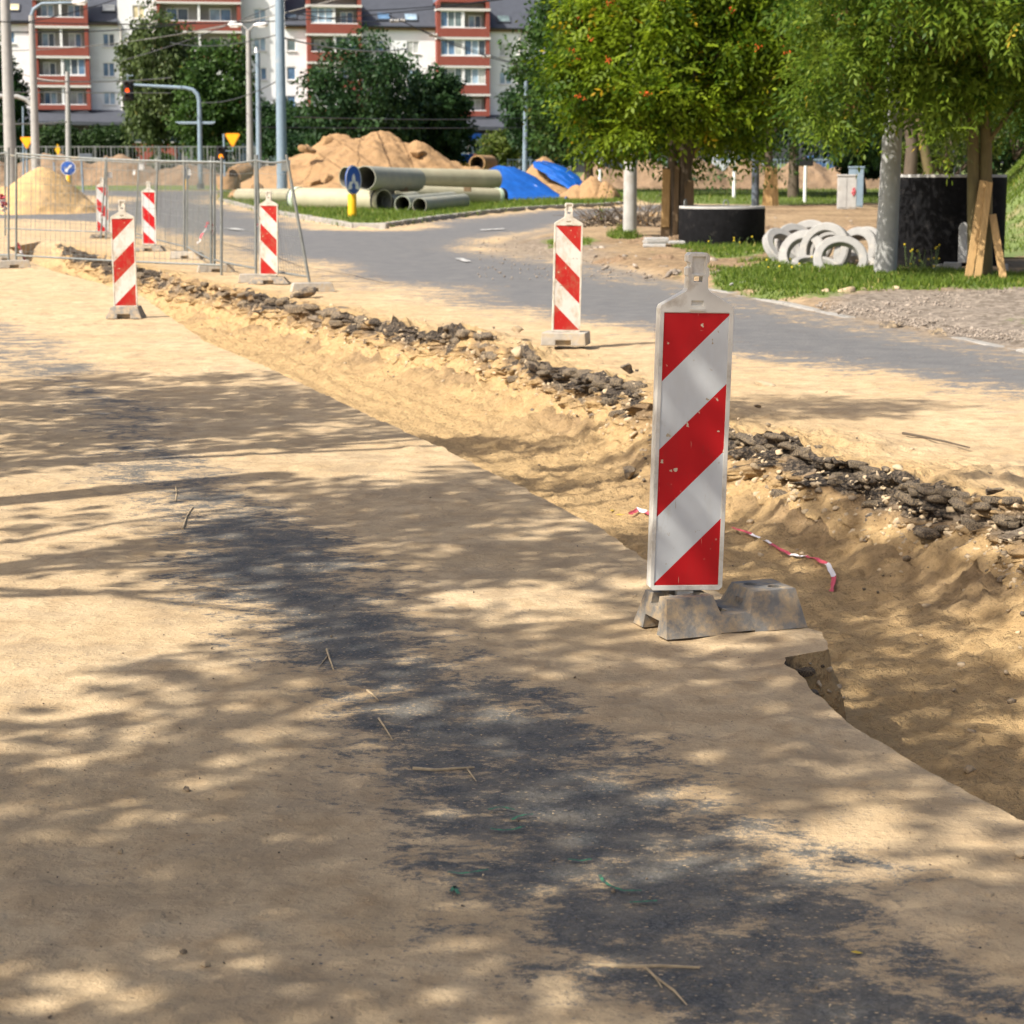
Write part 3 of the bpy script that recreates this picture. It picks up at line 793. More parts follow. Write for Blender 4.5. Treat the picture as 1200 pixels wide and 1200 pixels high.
def long_base(root, rz):
    """the recycled base: two humps with sockets and a saddle between them"""
    x0 = -.118
    st = [(0, .150, .135, .092), (.03, .150, .138, .098), (.185, .150, .138, .100), (.205, .150, .070, .118), (.325, .150, .070, .118), (.355, .150, .140, .100), (.535, .150, .140, .098), (.560, .150, .095, .115)]
    vs, fs = [], []
    st[0] = (-.022, .150, 0.0, .150); st.insert(1, (.0, .150, .138, .092)); st[-1] = (.560, .150, .0, .150); st.insert(-1, (.538, .150, .140, .098))
    st = [(x, wb, h, wt) for x, wb, h, wt in [(-.02, .15, .002, .15), (.004, .15, .136, .095), (.190, .15, .138, .095), (.212, .15, .070, .122), (.330, .15, .070, .122), (.362, .15, .140, .095), (.532, .15, .140, .095), (.556, .15, .002, .15)]]
    for x, wb, h, wt in st:
        vs += [(x + x0, -wb, 0), (x + x0, wb, 0), (x + x0, wt, h), (x + x0, -wt, h)]
    for i in range(len(st) - 1):
        for k in range(4):
            fs.append((i * 4 + k, i * 4 + (k + 1) % 4, (i + 1) * 4 + (k + 1) % 4, (i + 1) * 4 + k))
    fs += [(3, 2, 1, 0), tuple(len(st) * 4 - 4 + k for k in range(4))]
    o = MB().add(vs, fs).build('base_block', MAT['rubber'], root)
    o.rotation_euler = (0, 0, rz)
    def cyl(x, y, r_): return MB().tube([(x + x0, y, .09), (x + x0, y, .2)], r_, 20)
    cuts = [cyl(.15, -.045, .019), cyl(.41, .035, .026), cyl(.475, -.035, .026), cyl(.06, .05, .020),
            MB().boxz(x0 - .05, x0 + .05, -.062, .062, -.02, .052),                 # carrying notch under the end
            MB().boxz(x0 + .055, x0 + .130, -.035, .035, .05, .2),                  # socket of the board
            MB().boxz(x0 - .05, x0 + .055, -.03, .03, .098, .2),
            MB().boxz(x0 + .236, x0 + .262, -.075, .085, .03, .1),                  # slit across the saddle
            MB().boxz(x0 + .52, x0 + .60, -.062, .062, -.02, .05),
            MB().boxz(x0 + .20, x0 + .34, -.2, .2, -.02, .006)]
    carve(o, cuts)
    for k in range(3):
        MB().box((x0 + .341, -.03 + k * .02, .09), (.012, .008, .028)).build('rib', MAT['rubber'], o)
    md = o.modifiers.new('bevel', 'BEVEL'); md.width = .007; md.segments = 2; md.limit_method = 'ANGLE'; md.angle_limit = R(30)
    return o

def block_base(root, rz, w=.46, d=.30, h=.125, top=.86, mat='rubber'):
    """low block base with a carrying notch in each long side"""
    a, b = w / 2, d / 2
    vs = [(-a, -b, 0), (a, -b, 0), (a, b, 0), (-a, b, 0), (-a * top, -b * top, h), (a * top, -b * top, h), (a * top, b * top, h), (-a * top, b * top, h)]
    o = MB().add(vs, [(3, 2, 1, 0), (4, 5, 6, 7), (0, 1, 5, 4), (1, 2, 6, 5), (2, 3, 7, 6), (3, 0, 4, 7)]).build('base_block', MAT[mat], root)
    o.rotation_euler = (0, 0, rz)
    carve(o, [MB().boxz(-.075, .075, -b - .1, -b + .07, -.05, .052), MB().boxz(-.075, .075, b - .07, b + .1, -.05, .052), MB().boxz(-.036, .036, -.026, .026, .06, .3)])
    md = o.modifiers.new('bevel', 'BEVEL'); md.width = .008; md.segments = 2; md.limit_method = 'ANGLE'; md.angle_limit = R(30)
    return o

b1 = at(801, 738); b1.z = .006
g = guide_board('large clean red and white guide board on a long two humped base in the foreground', b1, R(9), R(1.4), False, 'long', False)
long_base(g, R(11.5))
b2 = at(663, 408)
b2.z = .035
g = guide_board('dusty guide board on a grey block standing between trench and open road', b2, R(3), R(1.2), True, 'block', True)
block_base(g, R(-14), .44, .32, .125, .97, 'foot')
b3 = at(148, 373); b3.z = .012
g = guide_board('mud splashed guide board standing on the carriageway edge before the fence', b3, R(6), R(-.3), False, 'block', True)
block_base(g, R(-4), .42, .40, .135, .74)
for (px, py, mir, lab, rz, dirty, ro) in (
        (121, 279, True, 'far guide board furthest left behind the fence beyond the trench', R(4), False, R(.8)),
        (175.5, 294.5, True, 'guide board behind the fence between two leaning fence posts', R(2), False, R(.6)),
        (315.5, 333, True, 'guide board leaning on the last fence panel beside the road', R(-3), True, R(1.0))):
    q = at(px, py); q.z += .01
    g = guide_board(lab, q, rz, ro, mir, 'block', dirty)
    block_base(g, R(r.uniform(-12, 12)), .62, .36, .10, .72, 'rubber')

# ================================================================== MOBILE FENCE
def fence_panel(a, b, ta, tb, label, h=2.0):
    """tube frame with a welded wire mesh; a, b ground pixels, ta, tb pixels of the post tops"""
    A, B = at(*a), at(*b)
    TA, TB = pt(ta[0], ta[1], A.y), pt(tb[0], tb[1], B.y)
    root = empty('mobile_fence', A, 0, label, 'fence panel', 'mobile site fence panels')
    o0 = A
    A, B, TA, TB = Vector((0, 0, .06)), B - A + Vector((0, 0, .06)), TA - A, TB - A
    L = lambda u, v: A.lerp(B, u).lerp(TA.lerp(TB, u), v)
    for (p, q) in ((A - Vector((0, 0, .06)), TA), (B - Vector((0, 0, .06)), TB)):
        MB().tube([p, p.lerp(q, .5), q + (q - p).normalized() * .06], .021, 8).build('post', MAT['galv'], root, 40)
    sag = lambda u: Vector((0, 0, -.05 * math.sin(PI * u)))
    for v in (.06, .985):
        MB().tube([L(u, v) + sag(u) * (.6 if v > .5 else .2) for u in np.linspace(0, 1, 9)], .018, 6).build('rail', MAT['galv'], root, 40)
    w = MB(); n = max(6, int((B - A).length / .125))
    for i in range(1, n):
        u = i / n; w.tube([L(u, .06), L(u, .52) + Vector((0, .012 * math.sin(i), 0)), L(u, .985) + sag(u) * .6], .0032, 3, False)
    for v in (.1, .22, .38, .55, .72, .88, .95):
        w.tube([L(u, v) + sag(u) * .3 for u in np.linspace(0, 1, 5)], .0032, 3, False)
    tag(w.build('wire_mesh', MAT['galv'], root), kind='stuff')
    return root
PANELS = [((19, 311), (259.5, 323), (19, 178), (259.5, 188), 'long fence panel crossing in front of the trench end', 0),
          ((-60, 306), (10, 311), (-60, 180), (10, 177), 'fence panel cut off by the left picture edge', 0),
          ((6, 276), (118, 280), (6, 180), (124, 187), 'fence panel behind the trench left of the far guide board', 0),
          ((158, 282), (216, 299), (163, 187), (216, 187), 'fence panel behind the trench between two leaning posts', 0),
          ((219, 299), (247.5, 316), (219, 187), (247.5, 187), 'narrow fence panel seen almost edge on beside the road', 0),
          ((251, 316), (300, 327), (251, 188), (299.5, 186), 'fence panel left of the last guide board by the road', 0),
          ((306, 327), (364, 338), (301, 186), (336.5, 186), 'last fence panel leaning away with its slanted end post', 0),
          ((124, 280), (181, 291), (125, 187), (185, 187), 'crooked fence panel in front of the second far guide board', 0)]
for p in PANELS: fence_panel(*p[:5])
for k, (px, py, lab) in enumerate(((17, 314, 'concrete fence foot at the left corner of the trench'), (219, 303, 'concrete fence foot beside the narrow fence panel'), (253, 319, 'flat concrete fence foot in the middle of the fence run'), (366, 342, 'pale fence foot at the end of the last panel beside the road'),
                               (303, 331, 'concrete fence foot under the last pair of posts'), (8, 306, 'fence foot lying left of the fence corner'))):
    q = at(px, py)
    o = empty('concrete_block', q, R(r.uniform(-15, 15)), lab, 'concrete block', 'concrete feet of the site fence')
    bb = block_base(o, 0, .62 if k != 0 else .55, .22, .13, .88, 'foot')

def tape(name, pts, w, label, seed=0, group=None):
    """barrier tape: a crumpled red and white ribbon as one thing with alternating pieces"""
    rr = random.Random(seed)
    pts = [Vector(p) for p in pts]
    root = empty(name, pts[0], 0, label, 'barrier tape', group)
    dense = []
    for i in range(len(pts) - 1):
        for k in range(6):
            dense.append(pts[i].lerp(pts[i + 1], k / 6) - pts[0] + Vector((rr.uniform(-1, 1), rr.uniform(-1, 1), rr.uniform(-.2, 1))) * w * .16)
    dense.append(pts[-1] - pts[0])
    ang = rr.uniform(0, 3); up = Vector((0, 0, 1))
    A_, n = [], len(dense)
    for i, p in enumerate(dense):
        d = (dense[min(i + 1, n - 1)] - dense[max(i - 1, 0)]).normalized()
        s_ = d.cross(up); s_ = s_.normalized() if s_.length > .1 else Vector((1, 0, 0))
        ang += rr.uniform(-.5, .7); k = .35 + .65 * abs(math.sin(ang * .7))
        side = (s_ * math.cos(ang * .5) + d.cross(s_) * math.sin(ang * .5) * .6) * w / 2 * k
        fold = d.cross(side).normalized() * w * .12
        A_.append((p - side, p + fold, p + side))
    step = 6
    for c, i in enumerate(range(0, n - 1, step)):
        m = MB(); j1 = min(i + step, n - 1)
        vs = [v for q in A_[i:j1 + 1] for v in q]; fs = []
        for k in range(j1 - i):
            for e in range(2): fs.append((k * 3 + e, k * 3 + e + 1, k * 3 + e + 4, k * 3 + e + 3))
        m.add(vs, fs)
        o = m.build('red_band' if c % 2 == 0 else 'white_band', MAT['tapered' if c % 2 == 0 else 'tapewhite'], root)
        md = o.modifiers.new('thick', 'SOLIDIFY'); md.thickness = .0012
def onpit(px, py, up=.02):
    q = at(px, py, -.36); q.z = trench_z(q.x, q.y) + up; return q
tape('barrier_tape', [onpit(*p) for p in ((858, 612), (880, 620), (902, 630), (925, 640), (945, 647), (968, 656), (978, 664), (975, 673))], .036, 'strip of barrier tape lying twisted on the trench floor', 3, 'scraps of red and white barrier tape')
tape('barrier_tape', [onpit(*p) for p in ((738, 594), (748, 588), (757, 591), (768, 594))], .036, 'small scrap of barrier tape left of the large guide board in the trench', 5, 'scraps of red and white barrier tape')
def hang(px, py, Y, drop, seed, label, w=.08, dx=.05):
    q = pt(px, py, Y); rr = random.Random(seed)
    tape('barrier_tape', [q + Vector((dx * k, -.04 + rr.uniform(-.03, .03), -drop * k / 4)) for k in range(5)], w, label, seed, 'scraps of red and white barrier tape')
hang(22, 285, 35.8, .48, 11, 'barrier tape hanging from the left fence corner post to the ground', .10, .04)
hang(3, 228, 36, .30, 12, 'knot of barrier tape tied to the fence at the left picture edge', .22, .01)
hang(245, 260, 34.4, .38, 13, 'pale barrier tape ends fluttering left of the fence post pair', .10, -.05)
hang(250, 263, 34.0, .18, 14, 'pink red flap of barrier tape tied right of the post pair', .14, .0)
hang(300, 263, 32.0, .10, 15, 'white tape knot on the post beside the last guide board', .07, .03)
hang(119, 247, 44, .16, 16, 'white scrap of tape caught on the far left guide board', .10, .01)
for (px, py, w, h, Y, lab) in ((128, 205, .13, .13, 45, 'small white notice on the far left fence panel'), (166, 195, .12, .16, 44, 'white notice hanging on the crooked fence panel'), (157, 202, .06, .11, 45, 'narrow white tag beside the white fence notice'), (222, 202, .06, .11, 38, 'small white plate on the fence post above the concrete foot'), (335, 194, .13, .17, 30.5, 'grey plate with holes at the top of the slanted fence post')):
    q = pt(px, py, Y); o = MB().boxz(-w / 2, w / 2, -.004, .004, -h / 2, h / 2).build('notice', MAT['signwhite' if w != .13 or Y > 40 else 'galv'], None)
    o.location = q; o.rotation_euler = (0, R(r.uniform(-8, 8)), 0); tag(o, lab, 'notice', 'plates on the fence')

# ================================================================== LOOSE PIECES NEAR THE TRENCH
def chunk(px, py, size, seed, label, mat='tarchunk', h=0, inpit=False, name='asphalt_chunk', cat='asphalt chunk', rough=.3, group=None):
    q = onpit(px, py, 0) if inpit else at(px, py, h)
    v = rock_verts(ICO3, size, seed, rough, 2.6); v[:, 2] -= v[:, 2].min() * .8
    o = np_mesh(name, v, ICO3[1], MAT[mat]); o.location = q
    return tag(o, label, cat, group)
chunk(358, 349, (.27, .13, .09), 41, 'thick flat asphalt slab lying at the trench edge before the last fence panel')
chunk(736, 551, (.07, .06, .06), 42, 'black broken asphalt lump lying on the trench floor', inpit=True)
chunk(895, 452, (.10, .06, .02), 43, 'thin pale plate of asphalt on the sand right of the large board', 'stone')
chunk(888, 478, (.03, .025, .022), 44, 'small black asphalt lump on the sunlit sand', h=.02)
chunk(1166, 581, (.075, .04, .025), 45, 'flat asphalt piece on the sand at the right picture edge', h=.05)
chunk(733, 437, (.10, .06, .045), 46, 'grey asphalt lump behind the large board at the trench rim', h=.06)
chunk(607, 420, (.09, .07, .07), 47, 'sandy stone at the trench rim left of the dusty board', 'stone', h=.06, name='stone', cat='stone')
chunk(606, 389, (.07, .05, .05), 48, 'small sandy stone on top of the sand hump by the trench', 'stone', h=.10, name='stone', cat='stone')
chunk(240, 1133, (.014, .010, .009), 49, 'small brown stone on the carriageway near the bottom left', 'stone', name='stone', cat='stone')
chunk(219, 927, (.012, .011, .012), 50, 'dark pebble casting a shadow on the left carriageway', 'tarchunk', name='stone', cat='stone')
chunk(216, 1117, (.010, .008, .006), 51, 'little dark crumb above the small brown stone', 'tarchunk', name='stone', cat='stone')
chunk(142, 1000, (.010, .008, .007), 52, 'lone brown crumb on the carriageway at the left', 'stone', name='stone', cat='stone')
chunk(1195, 1005, (.017, .014, .013), 53, 'pale pebble on the carriageway at the right picture edge', 'stone', name='stone', cat='stone')
chunk(1137, 1050, (.010, .009, .008), 54, 'pale small pebble on the sand near the bottom right', 'stone', name='stone', cat='stone')
chunk(1160, 1051, (.012, .009, .007), 55, 'pinkish crumb right of the pale small pebble', 'stone', name='stone', cat='stone')
chunk(1137, 878, (.035, .025, .018), 56, 'reddish stone lying in the trench at the right', 'stone', inpit=True, name='stone', cat='stone')

def twig(pts, rad, label, mat='bark', h=.0, side=None):
    P_ = [at(*p, h) + Vector((0, 0, rad * .8)) for p in pts]
    root = empty('twig', P_[0], 0, label, 'twig', 'fallen twigs')
    MB().tube([p - P_[0] for p in P_], [rad * (1 - .5 * i / (len(P_) - 1)) for i in range(len(P_))], 6).build('stem', MAT[mat], root, 60)
    for s_ in side or []:
        Q = [at(*p, h) + Vector((0, 0, rad * .8)) - P_[0] for p in s_]
        MB().tube(Q, [rad * .6, rad * .5, rad * .3][:len(Q)], 5).build('side_shoot', MAT[mat], root, 60)
MAT['straw'] = simple('dry_straw', (.42, .32, .19), .8, var=.3, vscale=30)
twig([(1058, 509), (1080, 513), (1108, 519), (1136, 526)], .010, 'dark thin stick on the sunlit sand beyond the trench', 'bark', .02)
twig([(690, 1133), (730, 1135), (775, 1134), (820, 1136)], .0055, 'long straw coloured twig at the bottom of the asphalt streak', 'straw', 0, [[(757, 1136), (768, 1147), (776, 1160)], [(768, 1147), (790, 1163), (805, 1180)]])
twig([(484, 902), (510, 904), (535, 902), (556, 901)], .0055, 'straw twig with a dark end across the asphalt streak', 'straw', 0, [[(548, 903), (553, 910), (558, 917)]])
twig([(430, 810), (437, 815), (444, 822)], .004, 'short thin straw bit on the asphalt streak', 'straw')
twig([(444, 843), (452, 855), (460, 868)], .004, 'thin straw bit below the short one on the asphalt', 'straw')
twig([(383, 762), (386, 772), (391, 786)], .005, 'forked straw on the edge of the asphalt streak', 'straw', 0, [[(385, 768), (379, 776), (374, 782)]])
twig([(214, 621), (219, 606), (226, 595)], .006, 'bent straw on the sunlit asphalt at the left', 'straw', 0)
twig([(206, 571), (207, 578), (206, 588)], .005, 'short straw above the bent one on the sunlit asphalt', 'straw')
def leaf_thing(px, py, s, label, pit=False):
    q = onpit(px, py, .006) if pit else at(px, py) + Vector((0, 0, .004))
    rz = r.uniform(0, 6)
    vs = [(0, -1, 0), (.45, -.3, .12), (.35, .4, .08), (0, 1, .15), (-.35, .4, .1), (-.45, -.3, .1), (0, 0, -.02)]
    m = MB().add([(x * s, y * s, (z + .03) * s) for x, y, z in vs], [(i, (i + 1) % 6, 6) for i in range(6)])
    o = m.build('fallen_leaf', MAT['leafyellow'], None); o.location = q; o.rotation_euler = (0, 0, rz)
    md = o.modifiers.new('thick', 'SOLIDIFY'); md.thickness = .001
    tag(o, label, 'leaf', 'fallen yellow leaves')
MAT['leafyellow'] = simple('yellow_leaf', (.55, .38, .04), .6, var=.2, vscale=40)
leaf_thing(718, 586, .035, 'yellow leaf on the trench floor left of the tape scrap', True)
leaf_thing(727, 590, .03, 'yellow leaf beside the first one on the trench floor', True)
leaf_thing(1150, 911, .025, 'yellow leaf in the trench at the lower right', True)
leaf_thing(1004, 1119, .014, 'small yellow leaf on the asphalt near the bottom', False)

# ================================================================== POLES, SIGNS, LAMPS
def off(p, base): return p - base
def pole(px0, py0, Y, px1, py1, r0, r1, mat, label, name='utility_pole', cat='pole', base=None, group='poles along the streets'):
    """tapered pole from its foot to a pixel at the same distance"""
    A = Vector(pt(px0, py0, Y)); A.z = float(G(Y)) - .05
    B = pt(px1, py1, Y)
    o = empty(name, A, 0, label, cat, group)
    pts = [Vector((0, 0, 0)).lerp(B - A, k / 6) for k in range(7)]
    MB().tube(pts, [r0 + (r1 - r0) * k / 6 for k in range(7)], 16).build('shaft', MAT[mat], o, 40)
    if base: MB().tube([(0, 0, 0), (0, 0, base[1])], base[0], 14).build('foot_collar', MAT[base[2]], o, 40)
    return o, A, B
def band(o, z, rad, mat='galv', h=.09):
    MB().tube([(0, 0, z), (0, 0, z + h)], rad, 12).build('band', MAT[mat], o, 40)
# big concrete pole right
q = at(1037, 325)
p1, A1, B1 = pole(1037, 325, q.y, 1056, -40, .185, .115, 'polegrey', 'thick spun concrete pole dappled with leaf shade left of the tall black ring')
band(p1, 2.75, .158)
tagp = MB().boxz(-.05, .05, -.006, .006, -.05, .05).build('number_plate', MAT['signwhite'], p1); tagp.location = (.02, -.163, 2.35)
# white-grey pole behind the rowan
q = at(738, 276)
pole(738, 276, q.y, 741, -30, .165, .125, 'concrete', 'pale concrete pole rising through the rowan crown')
# dark grey pole stump with pale post right of the rowan
q = at(885, 243); pole(885, 243, q.y, 886, 120, .14, .12, 'darkpaint', 'dark grey steel pole between rowan and the boarded trunk')
q = at(860, 232); o, A, B = pole(860, 232, q.y, 861, 176, .075, .06, 'signwhite', 'thin white marker post on the far grass left of the dark pole', 'marker_post', 'post', None, 'white marker posts')
q = at(943, 237); o, A, B = pole(943, 237, q.y, 944, 194, .07, .06, 'signwhite', 'white marker post with a dark top sign left of the cabinets', 'marker_post', 'post', None, 'white marker posts')
MB().boxz(-.40, .30, -.05, .05, B.z - A.z - .02, B.z - A.z + .28).build('top_sign', MAT['black'], o, bevel=.03)
q = at(703, 229); o, A, B = pole(703, 229, q.y, 703, 186, .08, .07, 'signwhite', 'white post with a red band between tarp and concrete pole', 'marker_post', 'post', None, 'white marker posts')
band(o, 1.25, .085, 'tapered', .2)
# thick blue grey mast and its neighbours
q = at(331, 241)
pole(331, 241, q.y, 327, -30, .20, .155, 'bluegrey', 'thick blue grey steel mast standing on the grass island')
def lamp_head(o, p, d, L=.9, mat='signwhite'):
    """cobra head lantern on the end of an arm"""
    d = Vector(d).normalized(); p = Vector(p)
    b = p + d * L
    s = MB().tube([p - d * .05, p + d * L * .3, p + d * L * .8, b], [.05, .12, .15, .04], 10)
    s.build('lantern', MAT[mat], o, 50)
    MB().box(p + d * L * .55 + Vector((0, 0, -.11)), (.34 if abs(d.x) > .5 else .2, .2, .05)).build('lamp_glass', MAT['signwhite'], o)
Y = 92; o, A, B = pole(293, 196, Y, 291, 36, .17, .11, 'polegrey', 'concrete street lamp with two lantern heads left of the thick mast', 'street_lamp', 'street lamp', None, 'street lamps')
for s_ in (-1, 1):
    MB().tube([B - A, B - A + Vector((s_ * .25, 0, .22)), B - A + Vector((s_ * .32, 0, .25))], .04, 8).build('arm', MAT['polegrey'], o, 50)
    lamp_head(o, B - A + Vector((s_ * .3, 0, .25)), (s_, 0, .08), .62)
Y = 88; o, A, B = pole(303.5, 208, Y, 302, 62, .13, .10, 'bluegrey', 'slim blue grey pole right beside the two headed street lamp')
MB().tube([(0, 0, B.z - A.z), (0, 0, B.z - A.z + .25)], [.10, .05], 12).build('cap', MAT['signwhite'], o, 40)
Y = 120; o, A, B = pole(614.5, 196, Y, 616.5, 80, .15, .10, 'bluegrey', 'blue grey pole with a hooked top before the white facade', 'street_lamp', 'street lamp', None, 'street lamps')
MB().tube([B - A, B - A + Vector((.05, 0, .5)), B - A + Vector((.35, 0, .9)), B - A + Vector((.9, 0, 1.0))], .07, 8).build('arm', MAT['bluegrey'], o, 50)
MB().tube([(1.5, 0, 3.3), (6.5, 0, 3.3)], .10, 8).build('cross_arm', MAT['bluegrey'], o, 40)
# left poles
Y = 74; pole(13.5, 228, Y, 5, -30, .24, .17, 'polegrey', 'thick concrete pole at the left picture edge behind the sand heap')
Y = 84; o, A, B = pole(42, 205, Y, 37, 18, .20, .12, 'polegrey', 'concrete street lamp with long arm bending right above the red balconies', 'street_lamp', 'street lamp', None, 'street lamps')
e = pt(86, 3, Y) - A
MB().tube([B - A, B - A + Vector((.1, 0, .25)), (B - A).lerp(e, .25) + Vector((0, 0, .35)), e], [.08, .08, .06, .05], 8).build('arm', MAT['bluegrey'], o, 50)
lamp_head(o, e, (1, 0, .12), .6)
Y = 110; o, A, B = pole(80, 200, Y, 79, 84, .17, .12, 'polegrey', 'short concrete pole with pointed cap behind the blue arrow sign')
MB().tube([(0, 0, B.z - A.z), (0, 0, B.z - A.z + .5)], [.08, .04], 8).build('cap', MAT['galv'], o, 40)
Y = 100; o, A, B = pole(40.5, 205, Y, 40, 137, .14, .12, 'polegrey', 'concrete pole with a curved bracket arm behind the orange triangle sign')
k = B - A
MB().tube([k, k + Vector((-.05, 0, .5)), k + Vector((-.35, 0, .85)), k + Vector((-.8, 0, 1.0)), k + Vector((-1.7, 0, 1.02))], .11, 8).build('arm', MAT['polegrey'], o, 50)
Y = 112; pole(6, 205, Y, 6, 92, .06, .05, 'bluegrey', 'thin blue pole in front of the dark tree at the left edge')
Y = 112; pole(27, 205, Y, 27, 125, .06, .05, 'bluegrey', 'thin grey blue pole behind the left orange triangle')
# mast arm with the traffic light
Y = 105; q_ = pt(235, 213, Y)
o, A, B = pole(235, 214, Y, 233.5, 118, .14, .11, 'bluegrey', 'grey mast arm bending left that carries the hanging traffic light', 'signal_mast', 'signal mast', (.2, .35, 'darkpaint'), None)
cs = [pt(x, y_, Y) - A for x, y_ in ((233.5, 118), (231, 110), (225.5, 105), (217, 103), (190, 101.5), (157, 99.5))]
MB().tube(cs, [.11, .11, .105, .10, .09, .07], 10).build('arm', MAT['bluegrey'], o, 50)
for (x0_, x1_, yy_) in ((206, 252, 143.5), (209, 250, 144.8)):
    MB().tube([pt(x0_, yy_, Y) - A, pt(x1_, yy_, Y) - A], .05, 6).build('cross_bar', MAT['bluegrey'], o, 40)
def emis(name, c, s):
    t = NT(name); t.col(c); t.b.inputs['Emission Color'].default_value = (*c, 1); t.b.inputs['Emission Strength'].default_value = s; return t.m
MAT['lit_red'] = emis('lit_red_lens', (1.0, .10, .015), 1.0)
MAT['lit_amber'] = emis('lit_amber_lens', (1.0, .30, .01), 1.25)
MAT['lens_off'] = simple('unlit_lens', (.035, .02, .02), .25)
def signal(p, h, lit, label, n=3):
    o = empty('traffic_light', p, 0, label, 'traffic light')
    w = h / n
    MB().boxz(-w * .62, w * .62, 0, .22, -h / 2, h / 2).build('housing', MAT['black'], o, bevel=.03)
    MB().boxz(-w * .85, w * .85, .222, .24, -h * .56, h * .56).build('backing_board', MAT['black'], o)
    for i in range(n):
        z = h / 2 - w * (i + .5)
        M_ = Matrix.Translation((0, 0, z)) @ Matrix.Rotation(PI / 2, 4, 'X')
        MB().lathe([(0, .03), (w * .3, .02), (w * .40, .0)], 16, False, M_).build('lens', MAT[lit[i]], o, 60)
        hood = MB()
        prof = [(w * .42 * math.cos(a), w * .42 * math.sin(a)) for a in np.linspace(-.3, PI + .3, 10)]
        vs = [(x, 0, z + z_) for x, z_ in prof] + [(x, -w * .6, z + z_) for x, z_ in prof]
        hood.add(vs, [(k_, k_ + 1, k_ + 11, k_ + 10) for k_ in range(9)])
        ho = hood.build('visor', MAT['black'], o, 60); ho.modifiers.new('thick', 'SOLIDIFY').thickness = .01
    return o
ts = signal(pt(150.3, 106, Y) + Vector((0, -.2, 0)), .95, ['lens_off', 'lit_red', 'lens_off'], 'hanging traffic light showing red at the end of the grey mast arm')
MB().tube([(0, .1, .47), (0, .1, .75), (.3, .12, .75)], .03, 6).build('bracket', MAT['bluegrey'], ts, 40)
Y = 96
ts = signal(pt(259, 179.5, Y), .62, ['lens_off', 'lit_amber'], 'small traffic light with glowing amber lens below the right orange triangle', 2)
for ch in ts.children: pass
# triangular signs
def triangle_sign(px, py, w_px, Y, label, post_px, arm):
    q = pt(px, py, Y); w = w_px * Y / FPX / .98
    foot = pt(post_px, 200, Y); foot.z = float(G(Y))
    o = empty('yield_sign', foot, 0, label, 'road sign', 'orange yield triangles')
    c = q - foot
    def tri(s, y0, y1):
        pts = []
        for k in range(3):
            a = -PI / 2 + k * 2 * PI / 3
            for d in (-.13, .13): pts.append((c.x + s * math.cos(a + d), c.z + s * math.sin(a + d)))
        return MB().prism(pts, c.y + y0, c.y + y1)
    s = w / 1.732
    tri(s, -.02, .01).build('rim', MAT['signorange'], o); tri(s * .80, -.03, -.0202).build('face', MAT['signyellow'], o)
    tri(s * .98, .0102, .02).build('back_plate', MAT['galv'], o)
    top = c.z + .05 if not arm else c.z - .55
    MB().tube([(0, .05, 0), (0, .05, top + (.75 if arm else 0))], .05, 8).build('post', MAT['bluegrey'], o, 40)
    if arm: MB().tube([(0, .05, top - .05), (c.x, .05, top - .05), (c.x, .05, c.z)], .025, 8).build('arm', MAT['bluegrey'], o, 40)
triangle_sign(272.5, 162, 16, 96, 'orange yield triangle above the amber light on a bent arm', 263, True)
triangle_sign(31.3, 165.5, 14, 90, 'orange yield triangle on a post in front of the dark hedge at the left', 31.5, False)
# keep-side signs on yellow posts
def bollard(px, py, Y, disc_px, disc_py, rad, pr, label, rz, arrow, ysq=1.0):
    foot = at(px, py)
    o = empty('keep_side_sign', foot, rz, label, 'road sign', 'blue arrow signs on yellow posts')
    zc = (pt(disc_px, disc_py, foot.y).z - foot.z)
    hp = zc - rad * .92
    MB().lathe([(0, 0), (pr, 0), (pr, hp - .04), (pr * .9, hp), (0, hp)], 20).build('yellow_post', MAT['signyellow'], o, 40)
    MB().tube([(0, 0, hp - .1), (0, 0, hp + rad * .4)], .03, 8).build('stub', MAT['galv'], o, 40)
    M_ = Matrix.Translation((0, -pr * .25, zc)) @ Matrix.Rotation(PI / 2, 4, 'X')
    MB().lathe([(0, .0), (rad, .0), (rad, .02), (rad * .96, .026), (0, .026)], 28, False, M_).build('disc', MAT['signblue'], o, 40)
    MB().lathe([(rad * .93, .0262), (rad * .99, .0262), (rad * .99, .030), (rad * .93, .030)], 28, True, M_).build('disc_rim', MAT['signwhite'], o, 40)
    yf = -pr * .25 - .031
    for poly in arrow:
        MB().prism([(x * rad, zc + z * rad) for x, z in poly], yf, yf + .004).build('arrow', MAT['signwhite'], o)
    return o
down_left = [[(-.45, -.5), (.0, -.5), (-.13, -.34), (.52, .33), (.36, .52), (-.30, -.17), (-.45, -.02)]]
both = [[(-.02, .45), (-.2, .2), (-.22, -.1), (-.5, -.1), (-.62, -.3), (-.72, -.62), (-.35, -.62), (-.2, -.5), (-.28, -.32), (-.06, -.2), (.0, .1)],
        [(.02, .45), (.2, .2), (.22, -.1), (.5, -.1), (.62, -.3), (.72, -.62), (.35, -.62), (.2, -.5), (.28, -.32), (.06, -.2), (.0, .1)]]
bollard(413, 259, 0, 411.5, 211, .42, .125, 'blue round sign with a split white arrow on a yellow post on the island', R(63), both)
bollard(81, 223, 0, 80.5, 197, .38, .12, 'blue round sign with white arrow pointing down left on a yellow post', R(4), down_left)
q = at(219, 220); bollard(219, 222, 0, 219, 203, .34, .11, 'blue sign on a yellow post seen edge on between the fence posts', R(70), down_left)
